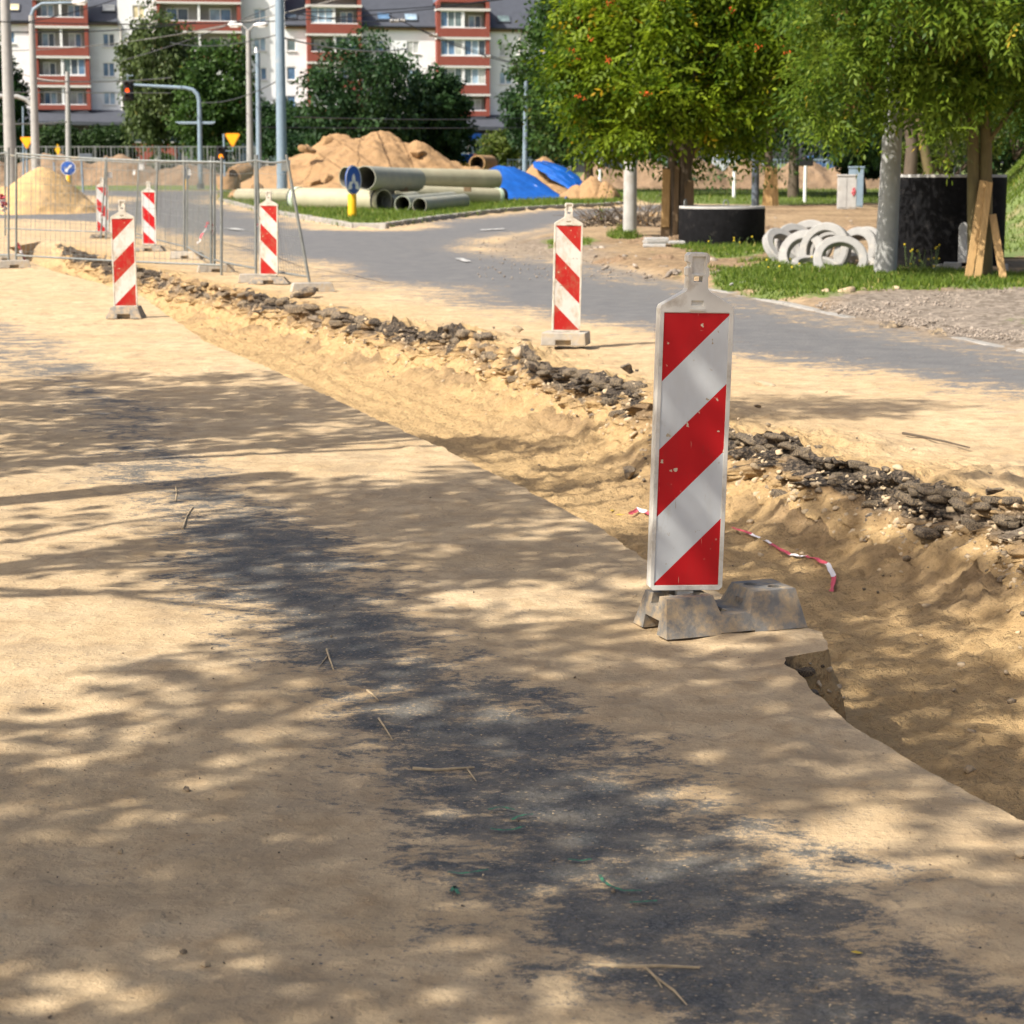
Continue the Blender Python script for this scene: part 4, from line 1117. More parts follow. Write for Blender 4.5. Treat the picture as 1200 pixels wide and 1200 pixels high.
# small far post signs on the left
Y = 98
for (px, py0, py1, lab, w_) in ((97, 209, 180, 'leaning thin post with a grey box right of the blue arrow sign', .05), (65, 209, 190, 'thin grey post behind the big sand heap', .04)):
    o, A, B = pole(px, py0, Y, px - 2, py1, w_, w_, 'bluegrey', lab, 'sign_post', 'post', None, 'thin street posts')
    if px == 97: MB().boxz(-.1, .5, -.1, .1, B.z - A.z - .3, B.z - A.z).build('box', MAT['darkpaint'], o, bevel=.02)
o, A, B = pole(68.5, 190, 140, 68.5, 172, .05, .05, 'bluegrey', 'thin post with a small yellow diamond before the hedge', 'sign_post', 'post', None, 'thin street posts')
MB().prism([(0, B.z - A.z + .2), (.22, B.z - A.z - .2), (0, B.z - A.z - .6), (-.22, B.z - A.z - .2)], -.08, -.06).build('diamond', MAT['signyellow'], o)
q = pt(403, 200, 92); o, A, B = pole(403, 200, 88, 402, 168, .06, .06, 'galv', 'grey post with a pale plate standing in the big sand mound', 'sign_post', 'post', None, 'thin street posts')
MB().boxz(-.13, .13, -.09, -.065, B.z - A.z - .45, B.z - A.z + .08).build('plate', MAT['concrete'], o)
# blue and yellow notice board
o = empty('notice_board', Vector(pt(538, 196, 130)), 0, 'blue and yellow notice board in front of the shop steps', 'notice board')
for k in (-1, 1): MB().boxz(k * .7 - .04, k * .7 + .04, -.04, .04, -1.2, .9).build('post', MAT['darkpaint'], o)
MB().boxz(-.95, .95, -.08, -.045, .25, .85).build('blue_panel', MAT['signblue'], o); MB().boxz(-.95, .95, -.08, -.045, -.05, .24).build('yellow_panel', MAT['signyellow'], o)
# cabinets
def cabinet(px0, px1, py0, py1, Y, label, mat, gf=None):
    a, b = pt(px0, py1, Y), pt(px1, py1, Y); w = b.x - a.x; h = pt(px0, py0, Y).z - float(G(Y))
    o = empty('street_cabinet', ((a.x + b.x) / 2, Y, float(G(Y)) - .03), R(-8), label, 'street cabinet', 'street cabinets')
    MB().boxz(-w / 2, w / 2, -.2, .35, .1, h).build('body', MAT[mat], o, bevel=.02)
    MB().boxz(-w / 2 - .03, w / 2 + .03, -.23, .38, h + .001, h + .06).build('roof', MAT[mat], o, bevel=.015)
    MB().boxz(-w / 2 + .02, w / 2 - .02, -.18, .33, -.1, .1).build('plinth', MAT['darkpaint'], o)
    for k in (0, 1): MB().boxz(-w / 2 + .03 + k * w / 2, -.015 + k * w / 2, -.215, -.2005, .16, h - .05).build('door', MAT[mat], o)
    if gf:
        m = MB(); m.tube([(w * .28, -.222, h * .62), (w * .36, -.222, h * .68), (w * .42, -.222, h * .56), (w * .33, -.222, h * .46), (w * .26, -.222, h * .55), (w * .44, -.222, h * .62)], .03, 5)
        m.build('graffiti', MAT['tapered'], o)
cabinet(981, 1003, 205.5, 241, 66, 'pale grey street cabinet with a red scrawl in front of the bluish one', 'concrete', True)
cabinet(994, 1011, 196, 241, 68, 'bluish street cabinet standing behind the pale one', 'bluegrey')

# ================================================================== HEAPS, TARPS, PIPES
from mathutils.bvhtree import BVHTree
HEAPS = []
def on_heap(px, py):
    best = None
    for h in HEAPS:
        p, n_, i_, d_ = h.ray_cast(Vector((0, 0, CAM_H)), ray(px, py).normalized())
        if p is not None and (best is None or p.y < best.y): best = p
    return best
def heap(name, cx, cy, rx, ry, h, mat, label, cat, seed, rough=.12, peaks=None, group=None, n=170):
    """mound of loose soil: polar sheet sampled as a height field"""
    rr_ = np.linspace(0, 1, 70)[:, None]; th = np.linspace(0, 2 * PI, n, endpoint=False)[None, :]
    X_ = rr_ * np.cos(th) * rx; Y_ = rr_ * np.sin(th) * ry
    lob = 1 + .22 * fbm(np.cos(th) * 1.6 + seed, np.sin(th) * 1.6, 3, seed)
    X_ = X_ * lob; Y_ = Y_ * lob
    base = np.clip(1 - rr_ ** 2, 0, 1) * (1 + 0 * th)
    if peaks:
        base = 0 * base
        for (u_, v_, k_, w_) in peaks:
            d = np.sqrt(((X_ / rx - u_) / w_) ** 2 + ((Y_ / ry - v_) / max(w_, .55)) ** 2); base = np.maximum(base, k_ * (1 - np.clip(d, 0, 1) ** 1.45) ** 1.15)
        base = base * sstep(1, .86, rr_)
    sm = sstep(0, .25, base)
    Z_ = h * base + sm * h * rough * (fbm(X_ / h * .9 + seed, Y_ / h * .9, 5, seed + 3, .6) + .5 * np.abs(fbm(X_ / h * 2.6, Y_ / h * 2.6, 3, seed + 9)))
    wa, wb, ic = worley(X_ / h * 4.5 + seed, Y_ / h * 4.5 + .3 * Z_, seed); wc, wd_, ie = worley(X_ / h * 11, Y_ / h * 11 + seed, seed + 1)
    Z_ = Z_ + sm * h * rough * (.30 * (.6 - wa) * ic + .14 * (.6 - wc) * ie)
    Z_[-1, :] = -.08
    V = np.stack([X_.ravel(), Y_.ravel(), Z_.ravel()], 1)
    nr, nc = X_.shape; i, j = np.meshgrid(np.arange(nr - 1), np.arange(nc), indexing='ij'); j2 = (j + 1) % nc
    F = np.stack([(i * nc + j).ravel(), ((i + 1) * nc + j).ravel(), ((i + 1) * nc + j2).ravel(), (i * nc + j2).ravel()], 1)
    o = np_mesh(name, V, F, MAT[mat], None, True); o.location = (cx, cy, float(G(cy)) - .02)
    HEAPS.append(BVHTree.FromPolygons([tuple(v) for v in (V + np.array(o.location))], [tuple(f) for f in F]))
    return tag(o, label, cat, group)
def w2(px, Y): return pt(px, 204, Y).x
S_ = lambda px, Y: px * Y / FPX
# left sand heap behind the fence
heap('sand_heap', w2(35, 64), 65.5, S_(74, 64), 3.2, S_(52, 64), 'heapsand', 'smooth yellow sand heap behind the fence at the left', 'sand heap', 3, .07, [(0, 0, 1, .95), (.55, -.1, .35, .55), (-.6, 0, .6, .6)], 'sand heaps')
# far bank of dirt at the left, behind the cross road
heap('dirt_bank', w2(20, 118), 120, S_(300, 118), 4, S_(36, 118), 'heapdirt', 'long bank of brown dirt behind the cross road at the left', 'dirt heap', 5, .26, [(-.6, 0, .85, .35), (-.2, 0, .9, .28), (.12, 0, 1, .28), (.36, 0, .93, .24), (.62, 0, .55, .26), (.86, 0, .5, .2)], 'dirt heaps')
# main sand mound on the island
heap('sand_mound', w2(432, 84), 86, S_(182, 84), 6.5, S_(80, 84), 'heapclay', 'big lumpy sand mound behind the stacked pipes', 'sand heap', 8, .19,
     [(-.08, 0, .84, 1.0), (-.22, 0, .90, .62), (.05, .05, .95, .60), (.30, 0, .84, .58), (.58, -.05, .50, .46), (-.52, -.1, .50, .5), (-.75, -.15, .22, .3)], 'sand heaps')
# heaps at the right end
heap('sand_heap', w2(610, 79), 80, S_(75, 79), 2.4, S_(36, 79), 'heapclay', 'sand heap hidden under the larger blue tarp', 'sand heap', 12, .10, [(-.2, 0, 1, .9), (.45, -.1, .55, .6), (-.55, 0, .72, .6)], 'sand heaps')
heap('sand_heap', w2(648, 86), 88.6, S_(48, 86), 2.4, S_(45, 86), 'heapclay', 'sand heap half covered by the smaller blue tarp', 'sand heap', 14, .10, [(-.2, 0, 1, .9), (.35, -.1, .7, .7)], 'sand heaps')
heap('sand_heap', w2(695, 77), 77.5, S_(40, 77), 2.2, S_(32, 77), 'heapclay', 'low crumbly sand heap between tarp and concrete pole', 'sand heap', 15, .20, [(0, 0, .9, .7), (.4, -.2, .7, .6), (-.5, 0, .6, .6)], 'sand heaps')
# dirt bank across the right background
heap('dirt_bank', w2(880, 108), 110, S_(225, 108), 4.2, S_(36, 108), 'heapdirt', 'long bank of turned brown soil behind the trunks at the right', 'dirt heap', 17, .34, [(-.8, 0, .62, .3), (-.5, 0, .8, .26), (-.28, -.1, .95, .24), (.0, 0, .78, .3), (.28, 0, .9, .28), (.55, 0, .8, .26), (.8, 0, .75, .3)], 'dirt heaps')
heap('soil_heap', w2(950, 48), 49, 2.2, 1.0, .22, 'heapdirt', 'low ridge of turned soil behind the white rings', 'dirt heap', 19, .4, [(-.5, 0, .8, .5), (.1, 0, 1, .5), (.6, 0, .6, .5)], 'dirt heaps')
heap('soil_heap', w2(775, 41), 41.5, 1.0, .7, .20, 'heapdirt', 'clod heap of dark soil below the concrete pole', 'dirt heap', 21, .5, [(-.3, 0, .9, .6), (.3, 0, 1, .6)], 'dirt heaps')
heap('soil_heap', w2(770, 36), 35, 1.3, .5, .16, 'heapdirt', 'rough soil ridge beside the road edge left of the low ring', 'dirt heap', 22, .6, [(-.5, 0, .7, .5), (.0, 0, 1, .5), (.6, 0, .7, .5)], 'dirt heaps')
# clods on the mounds
def clod(px, py, Y, s, seed, label, mat='heapclay'):
    v = rock_verts(ICO3, s, seed, .35, 2.2); o = np_mesh('clay_clod', v, ICO3[1], MAT[mat]); o.location = on_heap(px, py) or pt(px, py, Y); tag(o, label, 'clod', 'clay clods on the mound')
clod(381, 168, 84.2, (.35, .4, .3), 61, 'pale flat clod near the top left of the sand mound')
clod(366, 216, 80.5, (.38, .4, .38), 62, 'blocky clod at the left foot of the sand mound')
clod(386, 209, 81, (.3, .4, .25), 63, 'rounded clod at the mound foot behind the pipe opening')
clod(360, 175, 83, (.4, .4, .3), 64, 'clod on the left shoulder of the sand mound')
clod(490, 182, 83.5, (.4, .4, .25), 65, 'clod on the right slope of the sand mound')
clod(379, 214, 80.6, (.28, .3, .22), 66, 'small clod between the two foot clods of the mound')
# broken concrete pipe pieces left of the mast
def pipe(A, B, r_, t, label, mat, group=None, name='pipe', cat='pipe', inner='grpin', bands=(), arc=1.0, n=36):
    A, B = Vector(A), Vector(B); d = (B - A); L = d.length
    rot = d.to_track_quat('Z', 'Y').to_matrix().to_4x4()
    o = empty(name, A, 0, label, cat, group)
    ri = r_ - t
    MB().lathe([(ri, 0), (r_, 0), (r_, L * .33), (r_, L * .66), (r_, L), (ri, L)], n, False, rot).build('barrel', MAT[mat], o, 40)
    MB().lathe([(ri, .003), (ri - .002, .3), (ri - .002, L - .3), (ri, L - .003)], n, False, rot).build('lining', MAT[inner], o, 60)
    for (u, w, k, m_) in bands:
        MB().lathe([(r_ + .001, L * u), (r_ + k, L * u), (r_ + k, L * u + w), (r_ + .001, L * u + w)], n, True, rot).build('band', MAT[m_], o, 40)
    return o
gp = 'glass fibre pipes stacked on the island'
def PX(px, py, Y): return pt(px, py, Y)
MAT['blackband'] = MAT['black']
pipe(PX(346, 233.0, 66), PX(450, 235.5, 63.2), .37, .03, 'long sand coloured pipe lying sideways in front with a pale green collar', 'grp', gp, bands=((.0, .25, .03, 'collar'), (.0, .06, .034, 'black'), (.94, .07, .012, 'black')))
pipe(PX(281, 228.5, 76), PX(352, 229, 70), .24, .02, 'thinner pipe lying left behind the thick mast', 'grp', gp)
pipe(PX(427.5, 208.5, 62.5), PX(487, 211, 66.5), .375, .022, 'upper front pipe with its dark open end facing the road', 'grpgrey', gp)
pipe(PX(404.5, 207.5, 68), PX(581, 210.5, 72.5), .355, .022, 'upper long pale pipe behind the open front one', 'grp', gp)
pipe(PX(458, 226.5, 68.5), PX(587, 230.5, 71.5), .29, .022, 'lower long pale pipe under the upper ones with a dark end cap', 'grp', gp, bands=((.955, .20, .02, 'collar'), (.985, .16, .022, 'black')))
pipe(PX(455, 236.5, 63.6), PX(492, 231, 70), .215, .018, 'small pipe opening left of the two open ones', 'grpgrey', gp)
pipe(PX(471.5, 239, 62.0), PX(530, 233, 69), .25, .018, 'middle of the three small open pipes with a pale rim', 'grpgrey', gp, bands=((0, .04, .006, 'collar'),))
pipe(PX(491.5, 240.8, 61.2), PX(543, 235.5, 65.5), .235, .018, 'right of the three small open pipes nearest to the road', 'grpgrey', gp)
for (px, py, Y) in ((447, 222, 64), (474, 222, 65.5), (548, 222, 69)):
    o = MB().boxz(-.12, .12, -.5, .5, -.07, .07).build('timber_wedge', MAT['oldwood'], None); o.location = pt(px, py, Y)
    tag(o, {447: 'wooden wedge under the mouth of the front pipe', 474: 'wooden wedge below the middle of the upper pipe', 548: 'wooden wedge below the right end of the upper pipe'}[px], 'wedge', 'wedges between the pipes')
pipe(PX(559, 191.5, 96), PX(574, 191.5, 100), .40, .07, 'short dusty concrete pipe piece lying above the pipe stack', 'heapclay', None, 'concrete_pipe', 'concrete pipe', 'heapdirt')
MAT['dustyconc'] = MAT['heapclay']
for (px0, py0, px1, py1, Y, rr0, lab, sd) in ((268, 222, 268, 207, 79, .46, 'upright stub of broken concrete pipe left of the mast', 1), (274, 206, 289, 199, 79, .36, 'tilted broken concrete pipe piece on top of the stub', 2)):
    A, B = pt(px0, py0, Y), pt(px1, py1, Y + (0 if sd == 1 else .6))
    pipe(A, B, rr0, .1, lab, 'heapclay', 'broken concrete pipes', 'concrete_pipe', 'concrete pipe', 'heapdirt')
heap('sand_heap', w2(285, 80), 80.5, S_(34, 80), 1.5, S_(22, 80), 'heapclay', 'small heap of sand and broken pieces under the concrete stubs', 'sand heap', 25, .35, [(-.2, 0, .7, .6), (.4, 0, 1, .6)], 'sand heaps')

def tarp(poly, Yf, Yb, top, seed, label):
    """tarpaulin draped over a heap: cloth sheet with folds, edge lying on the ground or sand"""
    # poly: outline in (px, py); depth runs from front foot to the ridge
    n, m = 60, 34
    L_, R_ = poly
    V = []
    for j in range(m):
        v = j / (m - 1)
        l = np.array([np.interp(v, np.linspace(0, 1, len(L_)), [p[k] for p in L_]) for k in (0, 1)]); rr2 = np.array([np.interp(v, np.linspace(0, 1, len(R_)), [p[k] for p in R_]) for k in (0, 1)])
        Yv = Yf + (Yb - Yf) * v
        for i in range(n):
            u_ = i / (n - 1); px, py = l + (rr2 - l) * u_
            dome = -math.sin(PI * u_) * 0
            fold = float(fbm(np.array([u_ * 5 + v * 3.0 + seed]), np.array([v * 1.3 - u_ * 2]), 3, seed)[0]) * .16
            p = pt(px, py + dome, Yv + fold * 2.2 + .8 * abs(u_ - .45) ** 2 * 3)
            V.append((p.x, p.y, p.z + fold * .35))
    V = np.array(V); i, j = np.meshgrid(np.arange(m - 1), np.arange(n - 1), indexing='ij'); a = (i * n + j).ravel()
    c0 = V.mean(0); F = np.stack([a, a + 1, a + n + 1, a + n], 1)
    o = np_mesh('tarpaulin', V - c0, F, MAT['tarp'], None, True); o.location = c0
    md = o.modifiers.new('thick', 'SOLIDIFY'); md.thickness = .015
    return tag(o, label, 'tarpaulin', 'blue tarpaulins over sand')
tarp(([(532, 238), (545, 222), (560, 208), (570, 200), (582, 194.5)], [(672, 239), (662, 231), (645, 220), (628, 207), (602, 194.5)]), 76.0, 79.6, 0, 3, 'larger blue tarpaulin draped over the sand heap behind the pipes')
tarp(([(664, 222), (648, 211), (636, 202), (626, 196), (624, 190)], [(683, 224), (683, 214), (678, 206), (660, 194), (640, 188)]), 84.6, 87.6, 0, 6, 'smaller blue tarpaulin over the heap further back')
tarp(([(655, 240), (658, 237), (660, 234), (662, 232), (664, 230)], [(675, 241), (670, 237), (666, 234), (664, 231), (664.5, 230)]), 75.4, 76.6, 0, 9, 'torn corner of blue tarpaulin on the ground before the heap')

# ================================================================== KERB OF THE ISLAND
kerb = empty('kerb', at(420, 268), 0, kind='structure')
poly = [Vector(p) for p in ISLAND[:10]]
segs = []
for i in range(len(poly) - 1): segs.append((poly[i], poly[i + 1]))
tot = sum((b - a).length for a, b in segs)
def along(d):
    for a, b in segs:
        L = (b - a).length
        if d <= L: return a.lerp(b, d / L), (b - a).normalized()
        d -= L
    return segs[-1][1], (segs[-1][1] - segs[-1][0]).normalized()
MAT['kerbstone'] = simple('kerb_concrete', (.30, .285, .255), .9, var=.2, vscale=4, dirt=(.22, .2, .17), dirt_amt=.4, dscale=6, bump=.3)
ks = MB().boxz(-.485, .485, -.075, .075, -.2, .135).build('kerb_stone', MAT['kerbstone'], None, bevel=.02)
kme = ks.data; first = True; d = .5
while d < tot:
    p, t_ = along(d)
    o = ks if first else ks.copy()
    if not first: COL.objects.link(o)
    first = False
    o.parent = kerb; p = p - kerb.location
    o.location = (p.x, p.y, float(G(p.y + kerb.location.y)) - kerb.location.z + .02 * (r.random() - .5)); o.rotation_euler = (r.uniform(-.02, .02), r.uniform(-.015, .015), math.atan2(t_.y, t_.x) + r.uniform(-.02, .02))
    d += 1.0
# worn kerb along the right verge, half buried
vk = empty('verge_kerb', at(900, 352), 0, kind='structure')
pl = P([(1300, 433), (1200, 411), (1120, 396), (1040, 381.5), (960, 364.5), (860, 344.5), (790, 330)])
for a, b in zip(pl[:-1], pl[1:]):
    L = (b - a).length; n_ = max(1, int(L / 1.0))
    for k in range(n_):
        if r.random() < .25: continue
        p = a.lerp(b, (k + .5) / n_) - vk.location
        o = ks.copy(); COL.objects.link(o); o.parent = vk
        o.location = (p.x, p.y, p.z - .125 + r.uniform(-.035, .012)); o.scale = (L / n_, 1.1, 1); o.rotation_euler = (r.uniform(-.08, .08), r.uniform(-.02, .02), math.atan2((b - a).y, (b - a).x) + r.uniform(-.03, .03))

# ================================================================== CONCRETE RINGS
def well(cx, cy, R_, h, t, label, hooks=3):
    o = empty('concrete_well_ring', (cx, cy, float(G(cy)) + .02), .4, label, 'well ring', 'black coated concrete well rings')
    MB().lathe([(R_ - .004, 0), (R_, .01), (R_, h - .05), (R_ - .01, h - .045)], 72).build('coating', MAT['bitumen'], o, 40)
    MB().lathe([(R_ - t, 0), (R_ - t, h), (R_ - .012, h), (R_ - .006, h - .01), (R_ - .006, h - .055), (R_ - .006, 0)], 72, True).build('concrete_shell', MAT['concrete'], o, 40)
    for k in range(hooks):
        a = 2.2 + k * 2.1; c = Vector((math.cos(a), math.sin(a), 0)) * (R_ - t / 2)
        tg = Vector((-math.sin(a), math.cos(a), 0)) * .05
        MB().tube([c + tg * s_ + Vector((0, 0, h - .02 + z_)) for s_, z_ in ((-1, 0), (-1, .1), (-.5, .15), (.5, .15), (1, .1), (1, 0))], .012, 6).build('lifting_hook', MAT['galv'], o, 50)
    return o
well(w2(1109, 33.4), 33.5, 1.02, 1.55, .12, 'tall black coated well ring behind the boarded double trunk')
well(w2(848, 40.6), 40.8, .885, .83, .10, 'low black coated well ring in front of the rowan trunk')
def ring(px, py, Y, R_, ri, th, tilt, yaw, label, broken=False):
    p = pt(px, py, Y)
    rot = Euler((tilt, 0, yaw), 'XYZ').to_matrix().to_4x4()
    o = MB().lathe([(ri, -th / 2), (R_ - .01, -th / 2), (R_, -th / 2 + .01), (R_, th / 2 - .02), (R_ - .025, th / 2), (ri + .01, th / 2), (ri, th / 2 - .01)], 48, True, rot).build('concrete_ring', MAT['concrete_white'], None, 35)
    o.location = p; tag(o, label, 'concrete ring', 'pale concrete adjusting rings in a pile')
h90 = PI / 2
ring(985, 304.5, 32.1, .44, .30, .13, h90 * .62, R(-8), 'front ring of the pile leaning open towards the road')
ring(957, 311, 32.6, .42, .30, .09, h90 * .18, R(10), 'ring lying nearly flat at the foot of the pile')
ring(967, 293, 33.0, .46, .32, .14, h90 * .86, R(-38), 'large upright ring in the middle of the pile')
ring(974, 297, 33.6, .44, .30, .13, h90 * .9, R(-30), 'upright ring directly behind the large middle one')
ring(940, 297, 33.2, .41, .25, .13, h90 * .72, R(-32), 'ring left of the middle leaning on its neighbours')
ring(920, 292, 33.9, .43, .28, .13, h90 * .55, R(38), 'leftmost ring sliding flat off the pile')
ring(935, 288, 34.4, .43, .28, .13, h90 * .62, R(25), 'ring behind the leftmost one half standing')
ring(948, 286, 34.8, .43, .28, .13, h90 * .8, R(-25), 'rear ring at the back of the pile')
ring(1003, 296, 33.5, .44, .29, .13, h90 * .8, R(-48), 'ring leaning towards the concrete pole')
ring(1012, 295, 34.0, .44, .29, .13, h90 * .8, R(-48), 'ring squeezed between pile and concrete pole')
ring(1000, 312, 32.7, .38, .28, .08, h90 * .3, R(-20), 'tilted ring seen through the front ring')
def slabbox(name, px, py, Y, dims, rz, label, cat, mat='concrete_white', rx=0, ry=0, group=None):
    p = pt(px, py, Y) if Y else at(px, py)
    o = MB().boxz(-dims[0] / 2, dims[0] / 2, -dims[1] / 2, dims[1] / 2, -dims[2] / 2, dims[2] / 2).build(name, MAT[mat], None, bevel=.012)
    o.location = p; o.rotation_euler = (rx, ry, rz); tag(o, label, cat, group); return o
slabbox('kerb_block', 903, 312.5, 33.6, (.80, .22, .09), R(-6), 'flat pale kerb block lying on the grass left of the rings', 'kerb block')
slabbox('concrete_piece', 1103, 317, 32.2, (.22, .20, .20), R(25), 'left one of the small pale concrete pieces by the boarded trunk', 'concrete piece', group='pale concrete pieces')
slabbox('concrete_piece', 1116, 316, 32.0, (.28, .18, .24), R(-15), 'middle pale concrete piece under the leaning boards', 'concrete piece', group='pale concrete pieces')
slabbox('concrete_piece', 1175, 316, 32.0, (.12, .2, .2), R(5), 'pale concrete piece right of the boarded trunk', 'concrete piece', group='pale concrete pieces')
o = empty('rounded_slab', pt(1128, 308, 32.35), 0, 'grey slab with a rounded top leaning on the tall black ring', 'slab')
MB().prism([(-.075, 0), (.075, 0), (.075, .56)] + [(.075 * math.cos(a), .56 + .1 * math.sin(a)) for a in np.linspace(.2, PI - .2, 9)] + [(-.075, .56)], -.04, .04).build('slab_body', MAT['concrete'], o, bevel=.01)
o.rotation_euler = (R(-8), 0, R(-10))
# old paving slabs stacked by the rowan
k = 0
for (px, py, Y, w_, rz, lab) in ((768, 292, 39.6, .5, 8, 'lowest grey paving slab of the stack by the rowan'), (767, 287.5, 39.8, .46, -5, 'second paving slab of the stack by the rowan'), (768, 283.5, 40.0, .44, 12, 'third paving slab of the stack by the rowan'), (769, 280, 40.2, .46, 3, 'topmost paving slab of the stack by the rowan'),
                             (792, 284, 40.0, .34, 2, 'pale slab lying left of the low black ring'), (774, 296.5, 38.6, .36, -10, 'single pale slab lying before the paving stack'), (760, 290, 40.6, .4, 30, 'tilted dark paving slab left of the stack')):
    slabbox('paving_slab', px, py, Y, (w_, .4, .06), R(rz), lab, 'paving slab', 'kerbstone' if 'grey' in lab or 'dark' in lab or 'third' in lab else 'concrete', group='old paving slabs')
# stones along the verge
for k, (px, py, s_, lab) in enumerate(((967, 350, .10, 'pale broken stone at the left end of the verge stones'), (994, 349, .16, 'largest flat stone in the row along the verge'), (1012, 347, .09, 'round stone right of the largest verge stone'), (1022, 345, .08, 'small stone in the middle of the verge row'), (1035, 346, .07, 'small brown stone near the concrete pole foot'), (1048, 345, .08, 'stone right of the concrete pole foot'), (1039, 324, .09, 'pinkish stone against the foot of the concrete pole'), (870, 338, .07, 'white flake of rubble on the road edge'), (857, 339, .05, 'left white flake of rubble on the road edge'))):
    q = at(px, py); v = rock_verts(ICO2, (s_, s_ * .8, s_ * .55), 500 + k, .3); o = np_mesh('stone', v, ICO2[1], MAT['stone' if s_ > .07 or k < 6 else 'concrete_white']); o.location = q + Vector((0, 0, s_ * .2 + .06)); tag(o, lab, 'stone', 'stones along the verge')
o = np_mesh('asphalt_chunk', rock_verts(ICO3, (.42, .12, .08), 71, .4, 2.5), ICO3[1], MAT['tarchunk']); o.location = at(1100, 392) + Vector((0, 0, .02)); o.rotation_euler = (0, 0, R(-40)); tag(o, 'long dark asphalt crumble along the right road edge', 'asphalt chunk')
o = np_mesh('asphalt_chunk', rock_verts(ICO3, (.16, .1, .06), 72, .4, 2.5), ICO3[1], MAT['tarchunk']); o.location = at(1045, 384) + Vector((0, 0, .02)); tag(o, 'small dark asphalt crumble left of the long one', 'asphalt chunk')
MAT['gravelstone'] = simple('gravel_stone', (.27, .225, .18), .92, var=.45, vscale=3.3, bump=.3)
sk = Rocks()
for k in range(5200):
    px, py = r.uniform(930, 1250), r.uniform(338, 405)
    q = at(px, py)
    if polysd(GRAVEL, np.array([q.x]), np.array([q.y]))[0] < -.1: continue
    s_ = r.choice([.010, .015, .022]) * r.uniform(.6, 1.3) * (1 if r.random() < .97 else 2.2); sk.add(ICO1, (q.x, q.y, q.z + .05 + s_ * .2), (s_, s_, s_ * .7), 20000 + k)
for k in range(500):
    px, py = r.uniform(560, 800), r.uniform(278, 330); q = at(px, py)
    s_ = r.choice([.012, .02, .03]) * r.uniform(.6, 1.2); sk.add(ICO1, (q.x, q.y, q.z + .02), (s_, s_, s_ * .6), 30000 + k)
for k in range(260):
    px, py = r.uniform(690, 1000), r.uniform(255, 330); q = at(px, py)
    s_ = r.choice([.05, .07, .1]) * r.uniform(.6, 1.2); sk.add(ICO1, (q.x, q.y, q.z + .06), (s_, s_, s_ * .6), 31000 + k)
tag(sk.build('gravel', MAT['gravelstone']), kind='stuff')

# ================================================================== FENCES IN THE BACKGROUND
def rail_fence(x0, x1, Y, h, n, label, mat, pickets=True, zb=0.0):
    o = empty('railing', (0, Y, float(G(Y)) + zb), 0, label, 'fence', 'railings in the background')
    a, b = w2(x0, Y), w2(x1, Y)
    for z in (.25, h - .05): MB().bar((a, 0, z), (b, 0, z), .06).build('rail', MAT[mat], o)
    for k in range(n + 1):
        x = a + (b - a) * k / n; MB().boxz(x - .04, x + .04, -.04, .04, -.6, h).build('post', MAT[mat], o)
    if pickets:
        m = MB(); c = int((b - a) / .22)
        for k in range(c): x = a + (b - a) * (k + .5) / c; m.boxz(x - .012, x + .012, -.012, .012, .25, h - .06)
        tag(m.build('pickets', MAT[mat], o), kind='stuff')
rail_fence(-20, 150, 122, 2.3, 9, 'grey railing behind the dirt bank at the left', 'galv')
rail_fence(150, 300, 124, 2.3, 8, 'grey railing behind the dirt bank left of the mast', 'galv')
rail_fence(595, 860, 128, 1.5, 10, 'grey railing behind the blue tarps', 'bluegrey', True)
rail_fence(860, 1050, 128, 1.5, 7, 'grey blue railing behind the soil bank at the right', 'bluegrey', True)

# ================================================================== FAINT MARKS ON THE ROAD
t_ = NT('green_spray').set(.9); c_ = t_.coord(); t_.col(t_.mix(t_.ramp(t_.noise(c_, 60, 5, .7), .42, .58), (.055, .085, .07), (.06, .24, .12))); MAT['spray'] = t_.m
t_ = NT('worn_road_paint').set(.85); c_ = t_.coord(); t_.col(t_.mix(t_.ramp(t_.noise(c_, 9, 6, .7), .4, .55), (.17, .165, .155), (.55, .54, .51))); MAT['roadpaint'] = t_.m
mk = empty('paint_mark', at(650, 1000), 0, 'faint green spray paint squiggles on the bare asphalt near the bottom', 'paint mark')
def ribbon(pts, w):
    P_ = [at(*p) for p in pts]; m = MB()
    for a, b in zip(P_[:-1], P_[1:]):
        d_ = (b - a).normalized(); s_ = Vector((-d_.y, d_.x, 0)) * w / 2; z = Vector((0, 0, .010))
        m.add([a - s_ + z - mk.location, a + s_ + z - mk.location, b + s_ + z - mk.location, b - s_ + z - mk.location], [(0, 1, 2, 3)])
    return m
for pts in ([(572, 953), (582, 950), (592, 950), (603, 953)], [(600, 965), (606, 961), (614, 959), (625, 958)], [(575, 975), (588, 977), (602, 976), (615, 972)], [(665, 1011), (680, 1013), (693, 1011)],
            [(703, 1030), (706, 1036), (714, 1042), (730, 1048), (752, 1048)], [(738, 1062), (755, 1061), (770, 1060)], [(525, 1026), (540, 1028), (556, 1026), (572, 1023)], [(528, 1049), (533, 1043), (537, 1052)]):
    ribbon(pts, .009).build('spray_stroke', MAT['spray'], mk)
for (q0, q1, q2, q3) in (((533, 304), (541, 303.5), (552, 307.5), (544, 308)), ((262, 268.5), (275, 268), (288, 270), (276, 270.6)), ((562, 270), (590, 268.4), (592, 269.4), (565, 271))):
    v = [at(*q) + Vector((0, 0, .022)) for q in (q0, q1, q2, q3)]
    o = MB().add(v, [(0, 1, 2, 3)]).build('road_marking', MAT['roadpaint'], None); tag(o, kind='structure')

